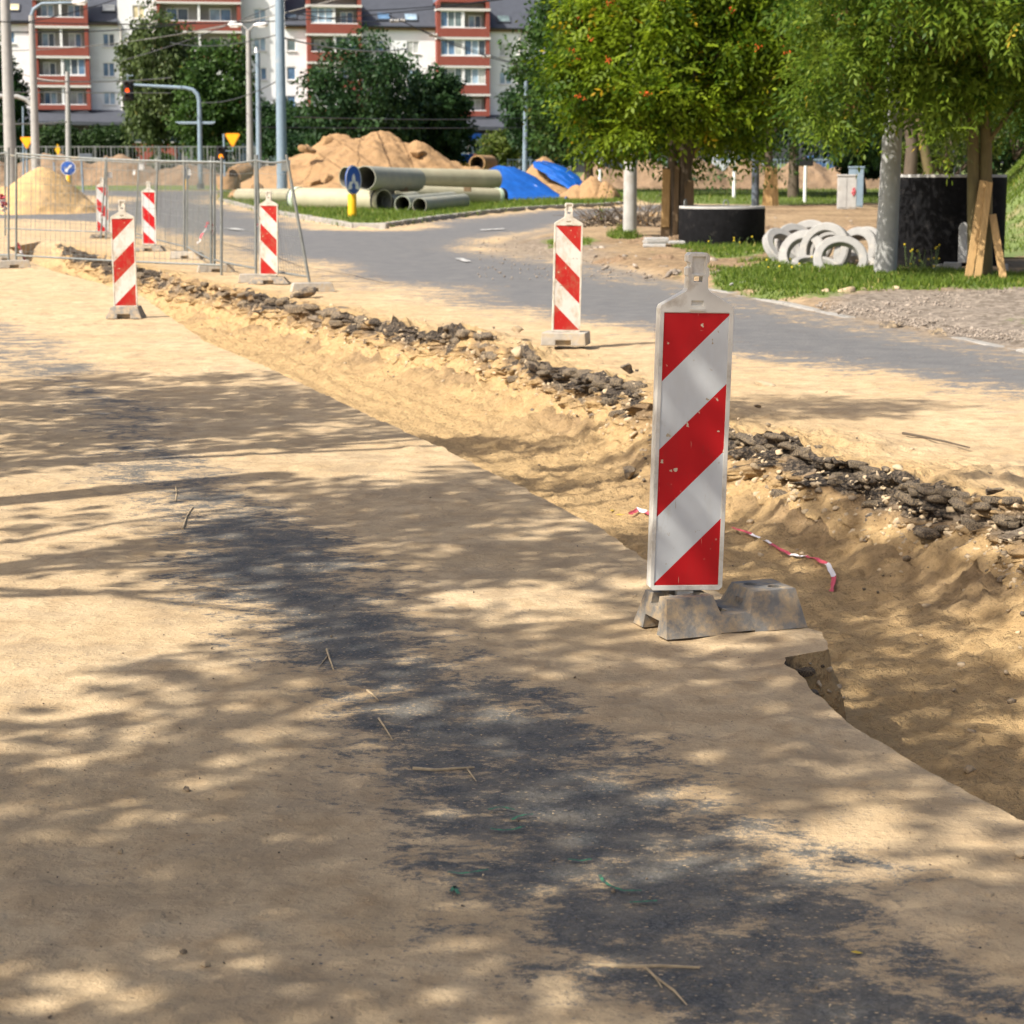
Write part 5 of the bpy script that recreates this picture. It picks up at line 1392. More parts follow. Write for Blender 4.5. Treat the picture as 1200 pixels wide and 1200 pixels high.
# ================================================================== APARTMENT BUILDING
MAT['render'] = simple('white_render', (.80, .81, .81), .9, var=.05, vscale=.4, dirt=(.68, .68, .67), dirt_amt=.3, dscale=.6, bump=.25, bscale=3)
def brick_mat():
    t = NT('red_brick').set(.85, 0, .3); co = t.coord((1, 1, 1), rot=(PI / 2, 0, 0))
    b = t.n('ShaderNodeTexBrick'); b.inputs['Scale'].default_value = 3.5; b.inputs['Mortar Size'].default_value = .012
    b.inputs['Color1'].default_value = (.26, .062, .042, 1); b.inputs['Color2'].default_value = (.21, .05, .034, 1); b.inputs['Mortar'].default_value = (.30, .15, .12, 1)
    t.l(co, b.inputs['Vector'])
    t.col(t.mix(t.ramp(t.noise(t.coord(), .5, 4), .35, .7), b.outputs[0], (.23, .06, .042))); return t.m
MAT['brick'] = brick_mat()
MAT['slate'] = simple('dark_roofing', (.055, .062, .078), .7, var=.12, vscale=1.5, bump=.3, bscale=5)
MAT['slab'] = simple('slab_edge', (.58, .56, .52), .85, var=.06)
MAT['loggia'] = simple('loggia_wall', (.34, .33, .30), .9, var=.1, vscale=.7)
MAT['frame'] = simple('window_frame', (.74, .74, .73), .5, var=.03)
def pane_mat(name, c, r=.12):
    t = NT(name).set(r, 0, .8); co = t.coord((.9, .9, .5))
    t.col(t.mix(t.ramp(t.noise(co, 1.4, 3), .35, .65), c, tuple(x * 1.9 + .02 for x in c))); return t.m
PANES = [pane_mat('pane_dark', (.03, .045, .06)), pane_mat('pane_blue', (.06, .115, .19)), pane_mat('pane_curtain', (.30, .31, .29), .3), pane_mat('pane_green', (.08, .11, .11)), pane_mat('pane_pale', (.19, .26, .32), .2)]
PANE_OR = pane_mat('pane_ochre', (.38, .23, .07), .4); PANE_CREAM = pane_mat('pane_cream', (.46, .40, .24), .4)
fa, fb = pt(0, 204, 186), pt(680, 204, 195)
fa.z = fb.z = 0
FD = (fb - fa).normalized(); FN = Vector((FD.y, -FD.x, 0))        # outward, towards the camera
ZB = float(G(190)) + .4
bld = empty('apartment_building', (fa.x, fa.y, ZB), math.atan2(FD.y, FD.x), 'long white apartment block with red brick balcony bays and dark roof', 'building')
def fac(px, py, out=0.0):
    """pixel -> (s along the facade, height above its base), plane pushed out by `out`"""
    d = ray(px, py); o = Vector((0, 0, CAM_H)); p0 = fa + FN * out
    k = (p0 - o).dot(FN) / d.dot(FN); p = o + d * k
    return (p - fa).dot(FD), p.z - ZB
def S0(px): return fac(px, 100)[0]
def win(px0, px1, py0, py1, leaves=2, pane=None, out=0.0, y=None, sill=True):
    s0, z1 = fac(px0, py0, out); s1, z0 = fac(px1, py1, out)
    yy_ = .10 if y is None else y
    holes.append((s0, s1, z0, z1)) if y is None else None
    w, h = s1 - s0, z1 - z0
    m = MB(); f = .09
    m.boxz(0, w, -.04, .06, 0, f).boxz(0, w, -.04, .06, h - f, h).boxz(0, f, -.04, .06, f, h - f).boxz(w - f, w, -.04, .06, f, h - f)
    for k in range(1, leaves): m.boxz(w * k / leaves - .06, w * k / leaves + .06, -.035, .06, f, h - f)
    o = m.build('window', MAT['frame'], bld); o.location = (s0, yy_, z0)
    for k in range(leaves):
        a = f + k * (w - f) / leaves; b = (k + 1) * (w - f) / leaves
        p = pane if pane and (k == 0 or r.random() < .7) else PANES[r.choice([0, 0, 1, 1, 2, 3, 4])]
        MB().boxz(a - .01, b + .03, .0, .02, f - .01, h - f + .01).build('pane', p, o)
    if sill and y is None: MB().boxz(-.06, w + .06, -.22, -.1, -.07, -.01).build('sill', MAT['slab'], o)
    return o
holes = []
EAVE = fac(0, 23)[1]
WALL_WINS = [(3, 18, 37, 51, 2, PANES[1]), (120, 135, 39, 55, 2, None), (120, 135, 73, 90, 2, None), (121, 136, 107, 123, 2, PANES[4]), (155, 170, 6, 22, 2, PANE_CREAM), (155, 170, 40, 56, 2, None), (155, 170, 74, 90, 2, None), (155, 170, 108, 124, 2, None),
             (297, 312, 10, 26, 2, PANES[4]), (297, 312, 44, 60, 2, PANES[4]), (298, 313, 79, 94, 2, PANES[1]), (298, 313, 113, 128, 2, None), (336, 347, 45, 60, 1, None), (336, 347, 78, 94, 1, PANES[1]), (336, 347, 112, 127, 1, None),
             (476.5, 491.5, 48, 63, 2, PANES[2]), (476.5, 491.5, 81, 96, 2, None), (477, 492, 114, 129, 2, None), (436, 450, 47, 62, 2, None), (436, 450, 80, 95, 2, None),
             (585, 600, 51, 66, 2, PANES[2]), (585, 600, 84, 99, 2, PANES[4]), (585, 600, 117, 131, 2, None), (622, 636, 51, 66, 2, PANES[0]), (622, 636, 84, 99, 2, None), (622, 636, 117, 131, 2, None),
             (3, 18, 71, 86, 2, None), (3, 18, 104, 119, 2, None)]
for w_ in WALL_WINS: win(*w_)
# wall sections with real openings
def wall_section(px0, px1, top, name='wall'):
    s0, s1 = S0(px0), S0(px1); hs = [h for h in holes if h[0] < s1 and h[1] > s0]
    ss = sorted({s0, s1, *[v for h in hs for v in h[:2]]}); zs = sorted({0.0, top, *[v for h in hs for v in h[2:]]})
    m = MB()
    for i in range(len(ss) - 1):
        for j in range(len(zs) - 1):
            cs_, cz = (ss[i] + ss[i + 1]) / 2, (zs[j] + zs[j + 1]) / 2
            if any(h[0] < cs_ < h[1] and h[2] < cz < h[3] for h in hs): continue
            m.add([(ss[i], 0, zs[j]), (ss[i + 1], 0, zs[j]), (ss[i + 1], 0, zs[j + 1]), (ss[i], 0, zs[j + 1])], [(0, 1, 2, 3)])
    for h in hs:
        a, b, c, d = h
        m.add([(a, 0, c), (b, 0, c), (b, .3, c), (a, .3, c), (a, 0, d), (b, 0, d), (b, .3, d), (a, .3, d)], [(0, 1, 2, 3), (4, 5, 6, 7), (0, 3, 7, 4), (1, 2, 6, 5)])
    m.boxz(s0 + .001, s1 - .001, .32, 11, 0, top - .01)
    m.add([(s0, 0, top), (s1, 0, top), (s1, .33, top), (s0, .33, top)], [(0, 1, 2, 3)])
    m.build(name, MAT['render'], bld)
EV = lambda px: EAVE
HI = EAVE + 5.2
wall_section(-140, 40, EAVE); wall_section(40, 140.5, EAVE); wall_section(140.5, 185, HI); wall_section(185, 284, HI); wall_section(284, 335, HI); wall_section(335, 512, EAVE - .1); wall_section(512, 574, EAVE - .1); wall_section(574, 900, EAVE - .15)
# roofs between the tall sections
def roof(px0, px1, z0):
    s0, s1 = S0(px0), S0(px1)
    o = MB().add([(s0, -.35, z0), (s1, -.35, z0), (s1, 6, z0 + 5.6), (s0, 6, z0 + 5.6), (s0, -.35, z0 - .2), (s1, -.35, z0 - .2), (s1, 6, z0 + 5.3), (s0, 6, z0 + 5.3)], [(0, 1, 2, 3), (7, 6, 5, 4), (0, 4, 5, 1), (2, 6, 7, 3), (1, 5, 6, 2), (0, 3, 7, 4)]).build('roof', MAT['slate'], bld)
    MB().tube([(s0, -.42, z0 - .1), (s1, -.42, z0 - .1)], .09, 6).build('gutter', MAT['slate'], o, 40)
    MB().boxz(s0, s1, -.28, -.02, z0 - .42, z0 - .21).build('soffit', MAT['oldwood'], o)
    return o, z0
for a, b, z in ((-140, 40, EAVE), (106, 140.5, EAVE), (335, 362, EAVE - .1), (423, 512, EAVE - .1), (574, 660, EAVE - .15), (700, 900, EAVE - .15)):
    o, z0 = roof(a, b, z)
    for (px, py, c) in ((14, 9, PANE_CREAM), (127, 10, PANES[2]), (340, 18, PANES[0]), (450, 20, PANES[1]), (482, 21, PANES[4]), (591, 23, PANES[3]), (628, 25, PANES[4])):
        if a < px < b:
            s_, zz = fac(px, py, 0); dz = zz - z0; yy_ = -.35 + dz * 6.35 / 5.6
            rot = Matrix.Rotation(math.atan2(5.6, 6.35), 3, 'X')
            f_ = MB().box((0, 0, .0), (1.35, 1.1, .14), rot).build('skylight', MAT['slate'], o); f_.location = (s_, yy_, zz + .06)
            q_ = MB().box((0, 0, .0), (1.1, .85, .14), rot).build('pane', c, None); q_.parent = f_; q_.location = (0, -.03, .035)
# chimney
s_, zz = fac(617, 6); o = MB().boxz(s_ - .75, s_ + .75, 4.2, 5.4, zz - 1.5, zz + 2.5).build('chimney', MAT['render'], bld)
MB().boxz(s_ - .85, s_ + .85, 4.1, 5.5, zz - 1.9, zz - 1.501).build('chimney_base', MAT['brick'], o)
# drainpipes
for px in (143.5, 609):
    s_ = S0(px); o = MB().tube([(s_, -.12, 3.5), (s_, -.12, EAVE - 1.0), (s_ + (.5 if px > 600 else 0), -.3, EAVE - .3)], .09, 8).build('drainpipe', MAT['slab'], bld, 40)
# balcony bays
def bay(px0, px1, floors, kinds, top_py, gable=False, out=1.3, div=True):
    """floors: pixel heights of the white slab strips from top to bottom"""
    s0, s1 = fac(px0, 100, out)[0], fac(px1, 100, out)[0]
    zt = fac(px0, top_py, out)[1]
    for a, b in ((s0, s0 + .35), (s1 - .35, s1)):
        MB().boxz(a, b, -out, -.002, floors[-1][3] - 0.0, zt).build('brick_pier', MAT['brick'], bld)
    bk = MB().boxz(s0 + .36, s1 - .36, -.12, -.004, floors[-1][3], zt).build('loggia_back', MAT['loggia'], bld)
    for (z_strip0, z_strip1, z_sill, z_bot), kind in zip(floors, kinds):
        MB().boxz(s0 - .08, s1 + .08, -out - .1, -.13, z_strip0, z_strip1).build('slab_strip', MAT['slab'], bld)
        par = MB().boxz(s0 + .002, s1 - .002, -out - .02, -out + .14, z_bot, z_sill).build('parapet', MAT['brick'], bld)
        MB().boxz(s0 + .36, s1 - .36, -out + .0, -out + .10, z_sill + .001, z_sill + .09).build('coping', MAT['frame'], par)
        mid = (s0 + s1) / 2
        if div: MB().boxz(mid - .11, mid + .11, -out + .05, -.13, z_sill + .091, z_strip0 - .002).build('divider', MAT['frame'], bld)
        for side in (0, 1):
            a = s0 + .40 if side == 0 else mid + .14; b = mid - .14 if side == 0 else s1 - .40
            k = kind[side]
            if k == 'g':       # glazed in
                w, h = b - a, z_strip0 - z_sill - .1
                m = MB(); f = .08; n_ = 3
                m.boxz(0, w, -.04, .04, 0, f).boxz(0, w, -.04, .04, h - f, h)
                for q_ in range(n_ + 1): m.boxz(max(0, w * q_ / n_ - f * .6), min(w, w * q_ / n_ + f * .6), -.039, .04, f, h - f)
                o = m.build('window', MAT['frame'], bld); o.location = (a, -out + .20, z_sill + .1)
                for q_ in range(n_): MB().boxz(w * q_ / n_ + .03, w * (q_ + 1) / n_ - .03, .0, .02, .05, h - .05).build('pane', PANES[r.choice([0, 1, 3, 4, 2])], o)
            else:
                w, h = (b - a) * .62, (z_strip0 - z_sill) * .78
                m = MB(); f = .09
                m.boxz(0, w, -.04, .04, 0, f).boxz(0, w, -.04, .04, h - f, h).boxz(0, f, -.04, .04, f, h - f).boxz(w - f, w, -.04, .04, f, h - f).boxz(w * .5 - .06, w * .5 + .06, -.035, .04, f, h - f)
                o = m.build('window', MAT['frame'], bld); o.location = (a + (b - a) * (.14 if side == 0 else .25), -.18, z_sill + .03)
                pn = PANE_OR if k == 'o' else None
                for q_ in range(2): MB().boxz(f + q_ * w / 2 - .02, w / 2 + q_ * (w / 2 - f) - .02, .0, .02, f - .02, h - f + .02).build('pane', pn or PANES[r.choice([0, 1, 2, 4])], o)
    if gable:
        MB().prism([(s0, zt), (s1, zt), (mid, zt + 2.2)], -out, 4.0).build('gable', MAT['brick'], bld)
def floors_px(px, strips, out=1.3):
    L_ = []
    for (a, b, c, d) in strips:
        L_.append((fac(px, b, out)[1], fac(px, a, out)[1], fac(px, c, out)[1], fac(px, d, out)[1]))
    return L_
bay(41.5, 105.5, floors_px(73, [(-2.5, 0, 20.5, 30), (30.2, 33, 55.5, 65), (65.5, 68.3, 89, 99.5), (99.8, 102.5, 123, 128.5)]), ['nn', 'nn', 'ng', 'nn'], -36)
bay(186, 284, floors_px(235, [(-32, -29, -8, 2), (2, 4.5, 25, 35.5), (36, 38.5, 60, 69.5), (70, 72.5, 94, 103.5), (104, 106.5, 128, 133)]), ['nn', 'nn', 'on', 'ng', 'nn'], -40)
bay(361, 424.5, floors_px(392, [(5.5, 8.5, 28, 39), (39.5, 42, 61, 72), (72.5, 75, 94, 105), (105.5, 108, 127, 132)]), ['gn', 'ng', 'nn', 'gn'], -3.5, True)
bay(512.5, 574, floors_px(543, [(9.8, 12.8, 33, 43), (43.5, 46.2, 66, 76.5), (77, 79.5, 99.5, 109.5), (110, 112.5, 130, 136)]), ['gn', 'gg', 'gg', 'nn'], 2, True)
bay(655, 716, floors_px(685, [(12.5, 15.5, 36, 46), (46.5, 49, 69, 79), (80, 82.5, 102, 112), (113, 115, 132, 138)]), ['gn', 'gg', 'ng', 'nn'], 12.2, True)
# podium of shops with a sloping dark roof
zt, zb_ = fac(100, 127)[1], fac(100, 141, 3)[1]
sA, sB = S0(-140), S0(900)
o = MB().add([(sA, -.02, zt), (sB, -.02, zt - .6), (sB, -4.2, zb_ - .7), (sA, -4.2, zb_), (sA, -.02, zt - .5), (sB, -.02, zt - 1.1), (sB, -4.2, zb_ - 1.0), (sA, -4.2, zb_ - .3)], [(0, 1, 2, 3), (7, 6, 5, 4), (3, 2, 6, 7), (0, 3, 7, 4), (1, 5, 6, 2)]).build('podium_roof', MAT['slate'], bld)
MAT['shopwall'] = simple('shop_front', (.05, .048, .05), .7, var=.3, vscale=.4)
MB().boxz(sA, sB, -3.6, -.01, -.5, zb_ - 1.05).build('shop_front', MAT['shopwall'], bld)
for px in np.arange(-20, 690, 19.5):
    s_ = S0(px); MB().boxz(s_, s_ + 1.2, -3.68, -3.61, .6, zb_ - 1.4).build('window', PANES[r.choice([0, 0, 3])], bld)
    MB().boxz(s_ + 1.28, s_ + 1.5, -3.75, -3.61, -.4, zb_ - 1.06).build('shop_pillar', MAT['loggia'], bld)
s_, zz = fac(555, 160, 3.7); MB().boxz(s_ - .75, s_ + .75, -3.82, -3.70, zz - .3, zz + .3).build('shop_sign', MAT['signblue'], bld)
s_, zz = fac(564, 178, 8); st = MB()
for k in range(5): st.boxz(s_ - 3, s_ + 3.5, -8 + k * .35, -3.7, -1.0 + k * .3, -.7 + k * .3 - .001)
st.build('entrance_steps', MAT['concrete'], bld)
MB().boxz(s_ - .9, s_ + .9, -8.6, -8.2, -1, 1.3).build('stair_wall', MAT['brick'], bld)
# low brick wall left
o = empty('brick_wall', pt(174, 181, 168), 0, 'low red brick wall under the birch at the left', 'wall')
MB().boxz(-1.8, 2.4, -.2, .2, -1.5, .95).build('brickwork', MAT['brick'], o); MB().boxz(-1.9, 2.5, -.25, .25, .951, 1.05).build('coping', MAT['concrete'], o)

# ================================================================== TREES
LM = {
 'dark': leafmat('leaf_dark', (.012, .036, .012), (.04, .09, .024), None, trans=.25),
 'mid': leafmat('leaf_mid', (.024, .062, .012), (.075, .14, .026), (.20, .17, .03), .97, .3),
 'birch': leafmat('leaf_birch', (.045, .075, .022), (.115, .155, .045), (.2, .19, .05), .96, .3),
 'rowan': leafmat('leaf_rowan', (.045, .10, .005), (.25, .33, .015), (.45, .29, .015), .94, .5),
 'ash': leafmat('leaf_ash', (.045, .105, .010), (.23, .31, .03), (.45, .33, .04), .955, .5),
 'hedge': leafmat('leaf_hedge', (.016, .038, .010), (.05, .092, .022), None, trans=.2),
 'bush': leafmat('leaf_bush', (.05, .085, .012), (.15, .19, .035), (.28, .26, .05), .95, .35),
 'shade': leafmat('leaf_shade', (.03, .06, .012), (.09, .14, .03), None, trans=.25),
}
MAT['berry'] = simple('orange_berries', (.62, .11, .01), .4, var=.2, vscale=60)
MAT['deadleaf'] = leafmat('dry_leaf', (.22, .12, .04), (.40, .25, .10), None, trans=.2)
def leaves(name, C, rad, per, size, mat, parent, seed, up=.5, pinnate=False, droop=0.0, aspect=.42, shell=1.0, wt=None):
    """leaf sized kites round clump centres C (n,3), local to the tree; tone varies per clump and per leaf"""
    g = np.random.default_rng(seed); C = np.asarray(C); n = len(C) * per
    ci = np.repeat(np.arange(len(C)), per)
    d = g.normal(0, 1, (n, 3)); d /= np.linalg.norm(d, axis=1)[:, None]
    rr_ = rad * g.random(n) ** (1 / 2.4)
    off_ = d * rr_[:, None]; off_[:, 2] *= .75
    P_ = C[ci] + off_
    if droop: P_[:, 2] -= droop * g.random(n) ** 2
    dirv = d * .6 + g.normal(0, .55, (n, 3)); dirv[:, 2] -= .35 + droop * .5; dirv /= np.linalg.norm(dirv, axis=1)[:, None]
    nrm = g.normal(0, .6, (n, 3)); nrm[:, 2] += up * 2
    tone = np.clip(g.normal(.45, .17, len(C))[ci] + g.normal(0, .17, n), 0, .94)
    tone = np.where(g.random(n) < .012, .99, tone)
    if pinnate:
        k = 7; R_ = size * 3.2
        side = np.cross(dirv, nrm); side /= np.linalg.norm(side, axis=1)[:, None] + 1e-9
        P2, D2, N2, T2 = [], [], [], []
        for q_ in range(k):
            f = (q_ // 2 + .6) / (k / 2) ; s_ = 1 if q_ % 2 else -1
            base = P_ + dirv * (R_ * f)[..., None] if hasattr(R_, 'shape') else P_ + dirv * (R_ * f)
            dd = dirv * .55 + side * s_ * .85 if q_ < k - 1 else dirv
            dd = dd + np.array([0, 0, -.25]); dd = dd / np.linalg.norm(dd, axis=1)[:, None]
            P2.append(base); D2.append(dd); N2.append(nrm); T2.append(np.clip(tone + g.normal(0, .03, n), 0, 1))
        P_, dirv, nrm, tone = np.concatenate(P2), np.concatenate(D2), np.concatenate(N2), np.concatenate(T2); n = len(P_)
    side = np.cross(dirv, nrm); side /= np.linalg.norm(side, axis=1)[:, None] + 1e-9
    L = size * g.uniform(.7, 1.3, n)[:, None]
    V = np.stack([P_, P_ + dirv * L * .5 + side * L * aspect * .5 , P_ + dirv * L, P_ + dirv * L * .5 - side * L * aspect * .5], 1).reshape(-1, 3)
    F = np.arange(4 * n).reshape(-1, 4)
    return np_mesh(name, V, F, mat, parent, False, {'tone': np.repeat(tone, 4)})
def crown_points(n, rx, ry, rz, cz, seed, inner=.35, lump=.35, top=1.0, flat=-1.0):
    g = np.random.default_rng(seed)
    d = g.normal(0, 1, (n * 3, 3)); d /= np.linalg.norm(d, axis=1)[:, None]
    d = d[d[:, 2] > flat][:n]
    k = 1 + lump * fbm(d[:, 0] * 1.8 + seed + d[:, 2] * 1.1, d[:, 1] * 1.8 - d[:, 2] * 1.4 + seed * .37, 3, seed)
    rad = (inner + (1 - inner) * g.random(len(d)) ** .55) * k
    return d * rad[:, None] * np.array([rx, ry, rz]) + np.array([0, 0, cz])
def limbs(m, start, ends, r0, seed):
    rr_ = random.Random(seed)
    for e in ends:
        e = Vector(e); s_ = Vector(start); mid = s_.lerp(e, .5) + Vector((rr_.uniform(-.2, .2), rr_.uniform(-.2, .2), rr_.uniform(.0, .3))) * (e - s_).length * .35
        m.tube([s_, s_.lerp(mid, .6), mid, mid.lerp(e, .6), e], [r0, r0 * .75, r0 * .5, r0 * .3, r0 * .1], 6, False)
def tree(name, base, label, cz, rx, ry, rz, n, per, rad, size, leaf, bark='bark', trunk_r=.16, stems=((0, 0),), seed=1, pinnate=False, droop=0, lump=.35, inner=.35, group='trees around the works', flat=-1.0, aspect=.42, cx=0.0, lean=0.0, offs=(0, 0)):
    o = empty(name, base, 0, label, 'tree', group)
    C = crown_points(n, rx, ry, rz, cz, seed, inner, lump, flat=flat) + np.array([offs[0], offs[1], 0])
    tm = MB(); rr_ = random.Random(seed)
    for (sx, sl) in stems:
        top = Vector((sx + sl * cz + offs[0] * .5, offs[1] * .5, cz + rz * .25)); b = Vector((sx * .35, rr_.uniform(-.05, .05), -.15))
        pts = [b, b.lerp(top, .15) + Vector((0, 0, .1)), b.lerp(top, .4) + Vector((rr_.uniform(-.06, .06), 0, 0)), b.lerp(top, .7) + Vector((rr_.uniform(-.12, .12), 0, 0)), top]
        tm.tube(pts, [trunk_r * 1.25, trunk_r, trunk_r * .85, trunk_r * .55, trunk_r * .15], 10)
        sel = [C[rr_.randrange(len(C))] for _ in range(9)]
        for k, e in enumerate(sel): limbs(tm, pts[2].lerp(pts[3], k / 9), [e], trunk_r * .38, seed + k)
    tm.build('trunk', MAT[bark], o, 60)
    leaves('crown', C, rad, per, size, LM[leaf], o, seed + 7, pinnate=pinnate, droop=droop, aspect=aspect)
    return o, C
# the rowan
bR = at(795, 285)
rowan, Cw = tree('rowan_tree', bR, 'yellow green rowan with orange berry clusters and boarded trunk', 3.75, 2.6, 2.2, 2.45, 260, 30, .30, .15, 'rowan', 'bark', .12, ((-.10, -.05), (.05, .02), (.12, .06)), 3, True, 0, .3, .45, 'street trees with boarded trunks', aspect=.44, offs=(-.1, -.35), flat=-.75)
rr_ = random.Random(9); mb = MB()
outer = sorted(range(len(Cw)), key=lambda i: -((Cw[i][0]) ** 2 + Cw[i][1] ** 2 + (Cw[i][2] - 3.1) ** 2) + (2.5 if Cw[i][1] > .6 else 0))[:60]
for i in outer:
    if rr_.random() < .3: continue
    c = Vector(Cw[i]) * 1.0 + Vector((0, -.25, rr_.uniform(-.3, .1)))
    for k in range(rr_.randrange(10, 18)):
        p = c + Vector((rr_.gauss(0, .05), rr_.gauss(0, .05), rr_.gauss(0, .035)))
        v = ICO1[0] * .017; mb.add([Vector(x) + p for x in v], [tuple(f) for f in ICO1[1]])
tag(mb.build('berries', MAT['berry'], rowan), kind='stuff')
def boards(parent_tree, base, lst, mat='wood'):
    for (a, b, w) in lst:
        A, B = Vector(a), Vector(b)
        MB().bar(A, B, w, .03, up=(0, 1, 0)).build('guard_board', MAT[mat], parent_tree, bevel=.004)
boards(rowan, bR, [((-.30, -.12, -.05), (-.27, -.10, 1.60), .20), ((-.1, -.22, -.08), (-.06, -.16, 1.65), .10), ((.22, -.2, -.08), (.20, -.14, 1.35), .20)], 'oldwood')
boards(rowan, bR, [((-.305, -.155, .35), (-.29, -.14, 1.58), .17)])
# boarded tree further back
b2_ = at(902, 243)
t2, C2 = tree('street_tree', b2_, 'dark green street tree with a skirt of tan boards round its trunk', 5.2, 4.2, 3.6, 3.9, 260, 60, .8, .17, 'mid', 'bark', .17, ((0, 0),), 15, False, 0, .35, .3, 'street trees with boarded trunks', offs=(-.3, 0))
boards(t2, b2_, [((-.24 + .12 * k, -.28 + .05 * abs(k - 2), -.05), (-.14 + .07 * k, -.20, 1.42 - .1 * (k % 2)), .13) for k in range(5)])
# ash at the right with its double trunk
bA = at(1150, 331)
ash, Ca = tree('ash_tree', bA, 'ash with moss covered double trunk and leaf sprays hanging into the picture at the right', 4.8, 2.9, 2.4, 2.1, 235, 28, .31, .135, 'ash', 'mossbark', .105, ((-.16, -.045), (.14, -.0)), 23, True, .25, .35, .4, 'street trees with boarded trunks', aspect=.36, offs=(-.35, 0))
g_ = np.random.default_rng(4)
low = np.array([[-2.6 + .25 * g_.normal(), -.5 + .4 * g_.normal(), 3.4 + .35 * g_.normal()] for _ in range(16)] + [[-2.0 + .3 * g_.normal(), -.2 + .4 * g_.normal(), 2.75 + .3 * g_.normal()] for _ in range(14)] + [[-1.4 + .3 * g_.normal(), -.6 + .3 * g_.normal(), 3.3 + .3 * g_.normal()] for _ in range(12)]
               + [[-.5 + .3 * g_.normal(), -.8 + .3 * g_.normal(), 3.0 + .3 * g_.normal()] for _ in range(12)] + [[.5 + .3 * g_.normal(), -.5 + .3 * g_.normal(), 2.75 + .25 * g_.normal()] for _ in range(12)])
leaves('hanging_spray', low, .32, 26, .105, LM['ash'], ash, 77, pinnate=True, droop=.25, aspect=.36)
lm_ = MB(); limbs(lm_, (0, 0, 2.9), [low[2], low[20], low[33], low[44], low[60]], .035, 5); lm_.build('low_limb', MAT['mossbark'], ash, 60)
dl = np.array([[-2.35, -.7, 3.95], [-1.95, -.6, 2.95], [-2.15, -.5, 2.62], [-.25, -.9, 3.3]])
leaves('dry_leaves', dl, .12, 30, .06, MAT['deadleaf'], ash, 78, droop=.1)
boards(ash, bA, [((-.30, -.36, -.06), (-.06, -.14, 1.52), .115), ((-.17, -.42, -.06), (.02, -.16, 1.50), .10), ((.24, -.52, -.10), (.10, -.10, 1.02), .11), ((.10, .22, -.05), (.08, .12, 1.5), .11)])
# background mass of trees
BG = [  # px, Y, px width, py top, py bottom, leaf, label, name, seed, trunk visible
 (185, 142, 82, -6, 176, 'birch', 'weeping birch with white trunk in front of the balconies', 'birch_tree', 31),
 (258, 138, 92, 42, 196, 'mid', 'broad green tree right of the birch behind the mast arm', 'broadleaf_tree', 32),
 (420, 122, 138, 48, 200, 'dark', 'big dark maple behind the sand mound', 'maple_tree', 33),
 (512, 126, 78, 76, 200, 'dark', 'smaller dark maple right of the big one before the facade', 'maple_tree', 34),
 (640, 128, 100, 66, 196, 'dark', 'dark tree behind the hooked pole left of the rowan', 'maple_tree', 35),
 (5, 150, 62, 50, 190, 'dark', 'dark tree cut off by the left picture edge', 'broadleaf_tree', 36),
 (690, 98, 150, -60, 185, 'mid', 'tall green tree behind the left side of the rowan', 'broadleaf_tree', 37),
 (800, 90, 190, -90, 190, 'dark', 'tall dark tree straight behind the rowan', 'broadleaf_tree', 38),
 (930, 86, 190, -90, 198, 'dark', 'tall dark tree behind the white marker post', 'broadleaf_tree', 39),
 (1045, 80, 170, -90, 203, 'dark', 'tall dark tree behind the thick concrete pole', 'broadleaf_tree', 40),
 (1160, 72, 190, -90, 202, 'dark', 'tall dark tree at the top right corner behind the ash', 'broadleaf_tree', 41),
 (1010, 92, 60, 140, 205, 'dark', 'small round dark tree behind the street cabinets', 'broadleaf_tree', 42),
 (1290, 66, 200, -90, 204, 'mid', 'green tree outside the right edge behind the grass bank', 'broadleaf_tree', 43),
 (330, 165, 70, 120, 190, 'dark', 'dark low tree behind the thick mast', 'broadleaf_tree', 44),
]
for (px, Y, wp, pt_, pb_, leaf, lab, nm, sd) in BG:
    zt_, zb2 = pt(px, pt_, Y).z, pt(px, pb_, Y).z; g0 = float(G(Y))
    rz_ = (zt_ - zb2) / 2; cz_ = (zt_ + zb2) / 2 - g0; rx_ = wp * Y / FPX / 2
    near = Y < 100
    n_ = 300 if near else 220
    bd = nm == 'birch_tree'
    tree(nm, Vector((w2(px, Y), Y, g0)), lab, cz_, rx_, min(rx_, 4.5), rz_, n_, 80 if near else 70, rx_ * .25, .27 if near else .32, leaf, 'birchbark' if bd else 'bark', .22 if not bd else .16, ((0, 0),), sd, False, 1.6 if bd else 0, .42, .3, 'background trees', aspect=.55)
# bare leaning trunks behind the tall ring
for (pts_, rad_, lab, sd) in (([(1089, 203), (1082, 170), (1076, 140), (1074, 100), (1080, 60)], .13, 'slender leaning trunk with lichen behind the tall ring', 51), ([(1067, 200), (1069, 170), (1064, 130), (1062, 95), (1056, 60)], .16, 'dark trunk left of the slender leaning one', 52)):
    Y = 52; A = pt(pts_[0][0], pts_[0][1], Y); A.z = float(G(Y)) - .1
    o = empty('leaning_tree', A, 0, lab, 'tree', 'leaning trunks')
    MB().tube([Vector((0, 0, 0))] + [pt(a, b, Y) - A for a, b in pts_[0:]], [rad_ * 1.2, rad_ * 1.1, rad_, rad_ * .9, rad_ * .8, rad_ * .6], 10).build('trunk', MAT['mossbark' if sd == 51 else 'bark'], o, 60)
    e = pt(pts_[-1][0], pts_[-1][1], Y) - A
    C = crown_points(60, 2.2, 1.8, 1.4, 0, sd) + np.array(e) + np.array([0, 0, .6])
    leaves('crown', C, .5, 50, .13, LM['mid'], o, sd)
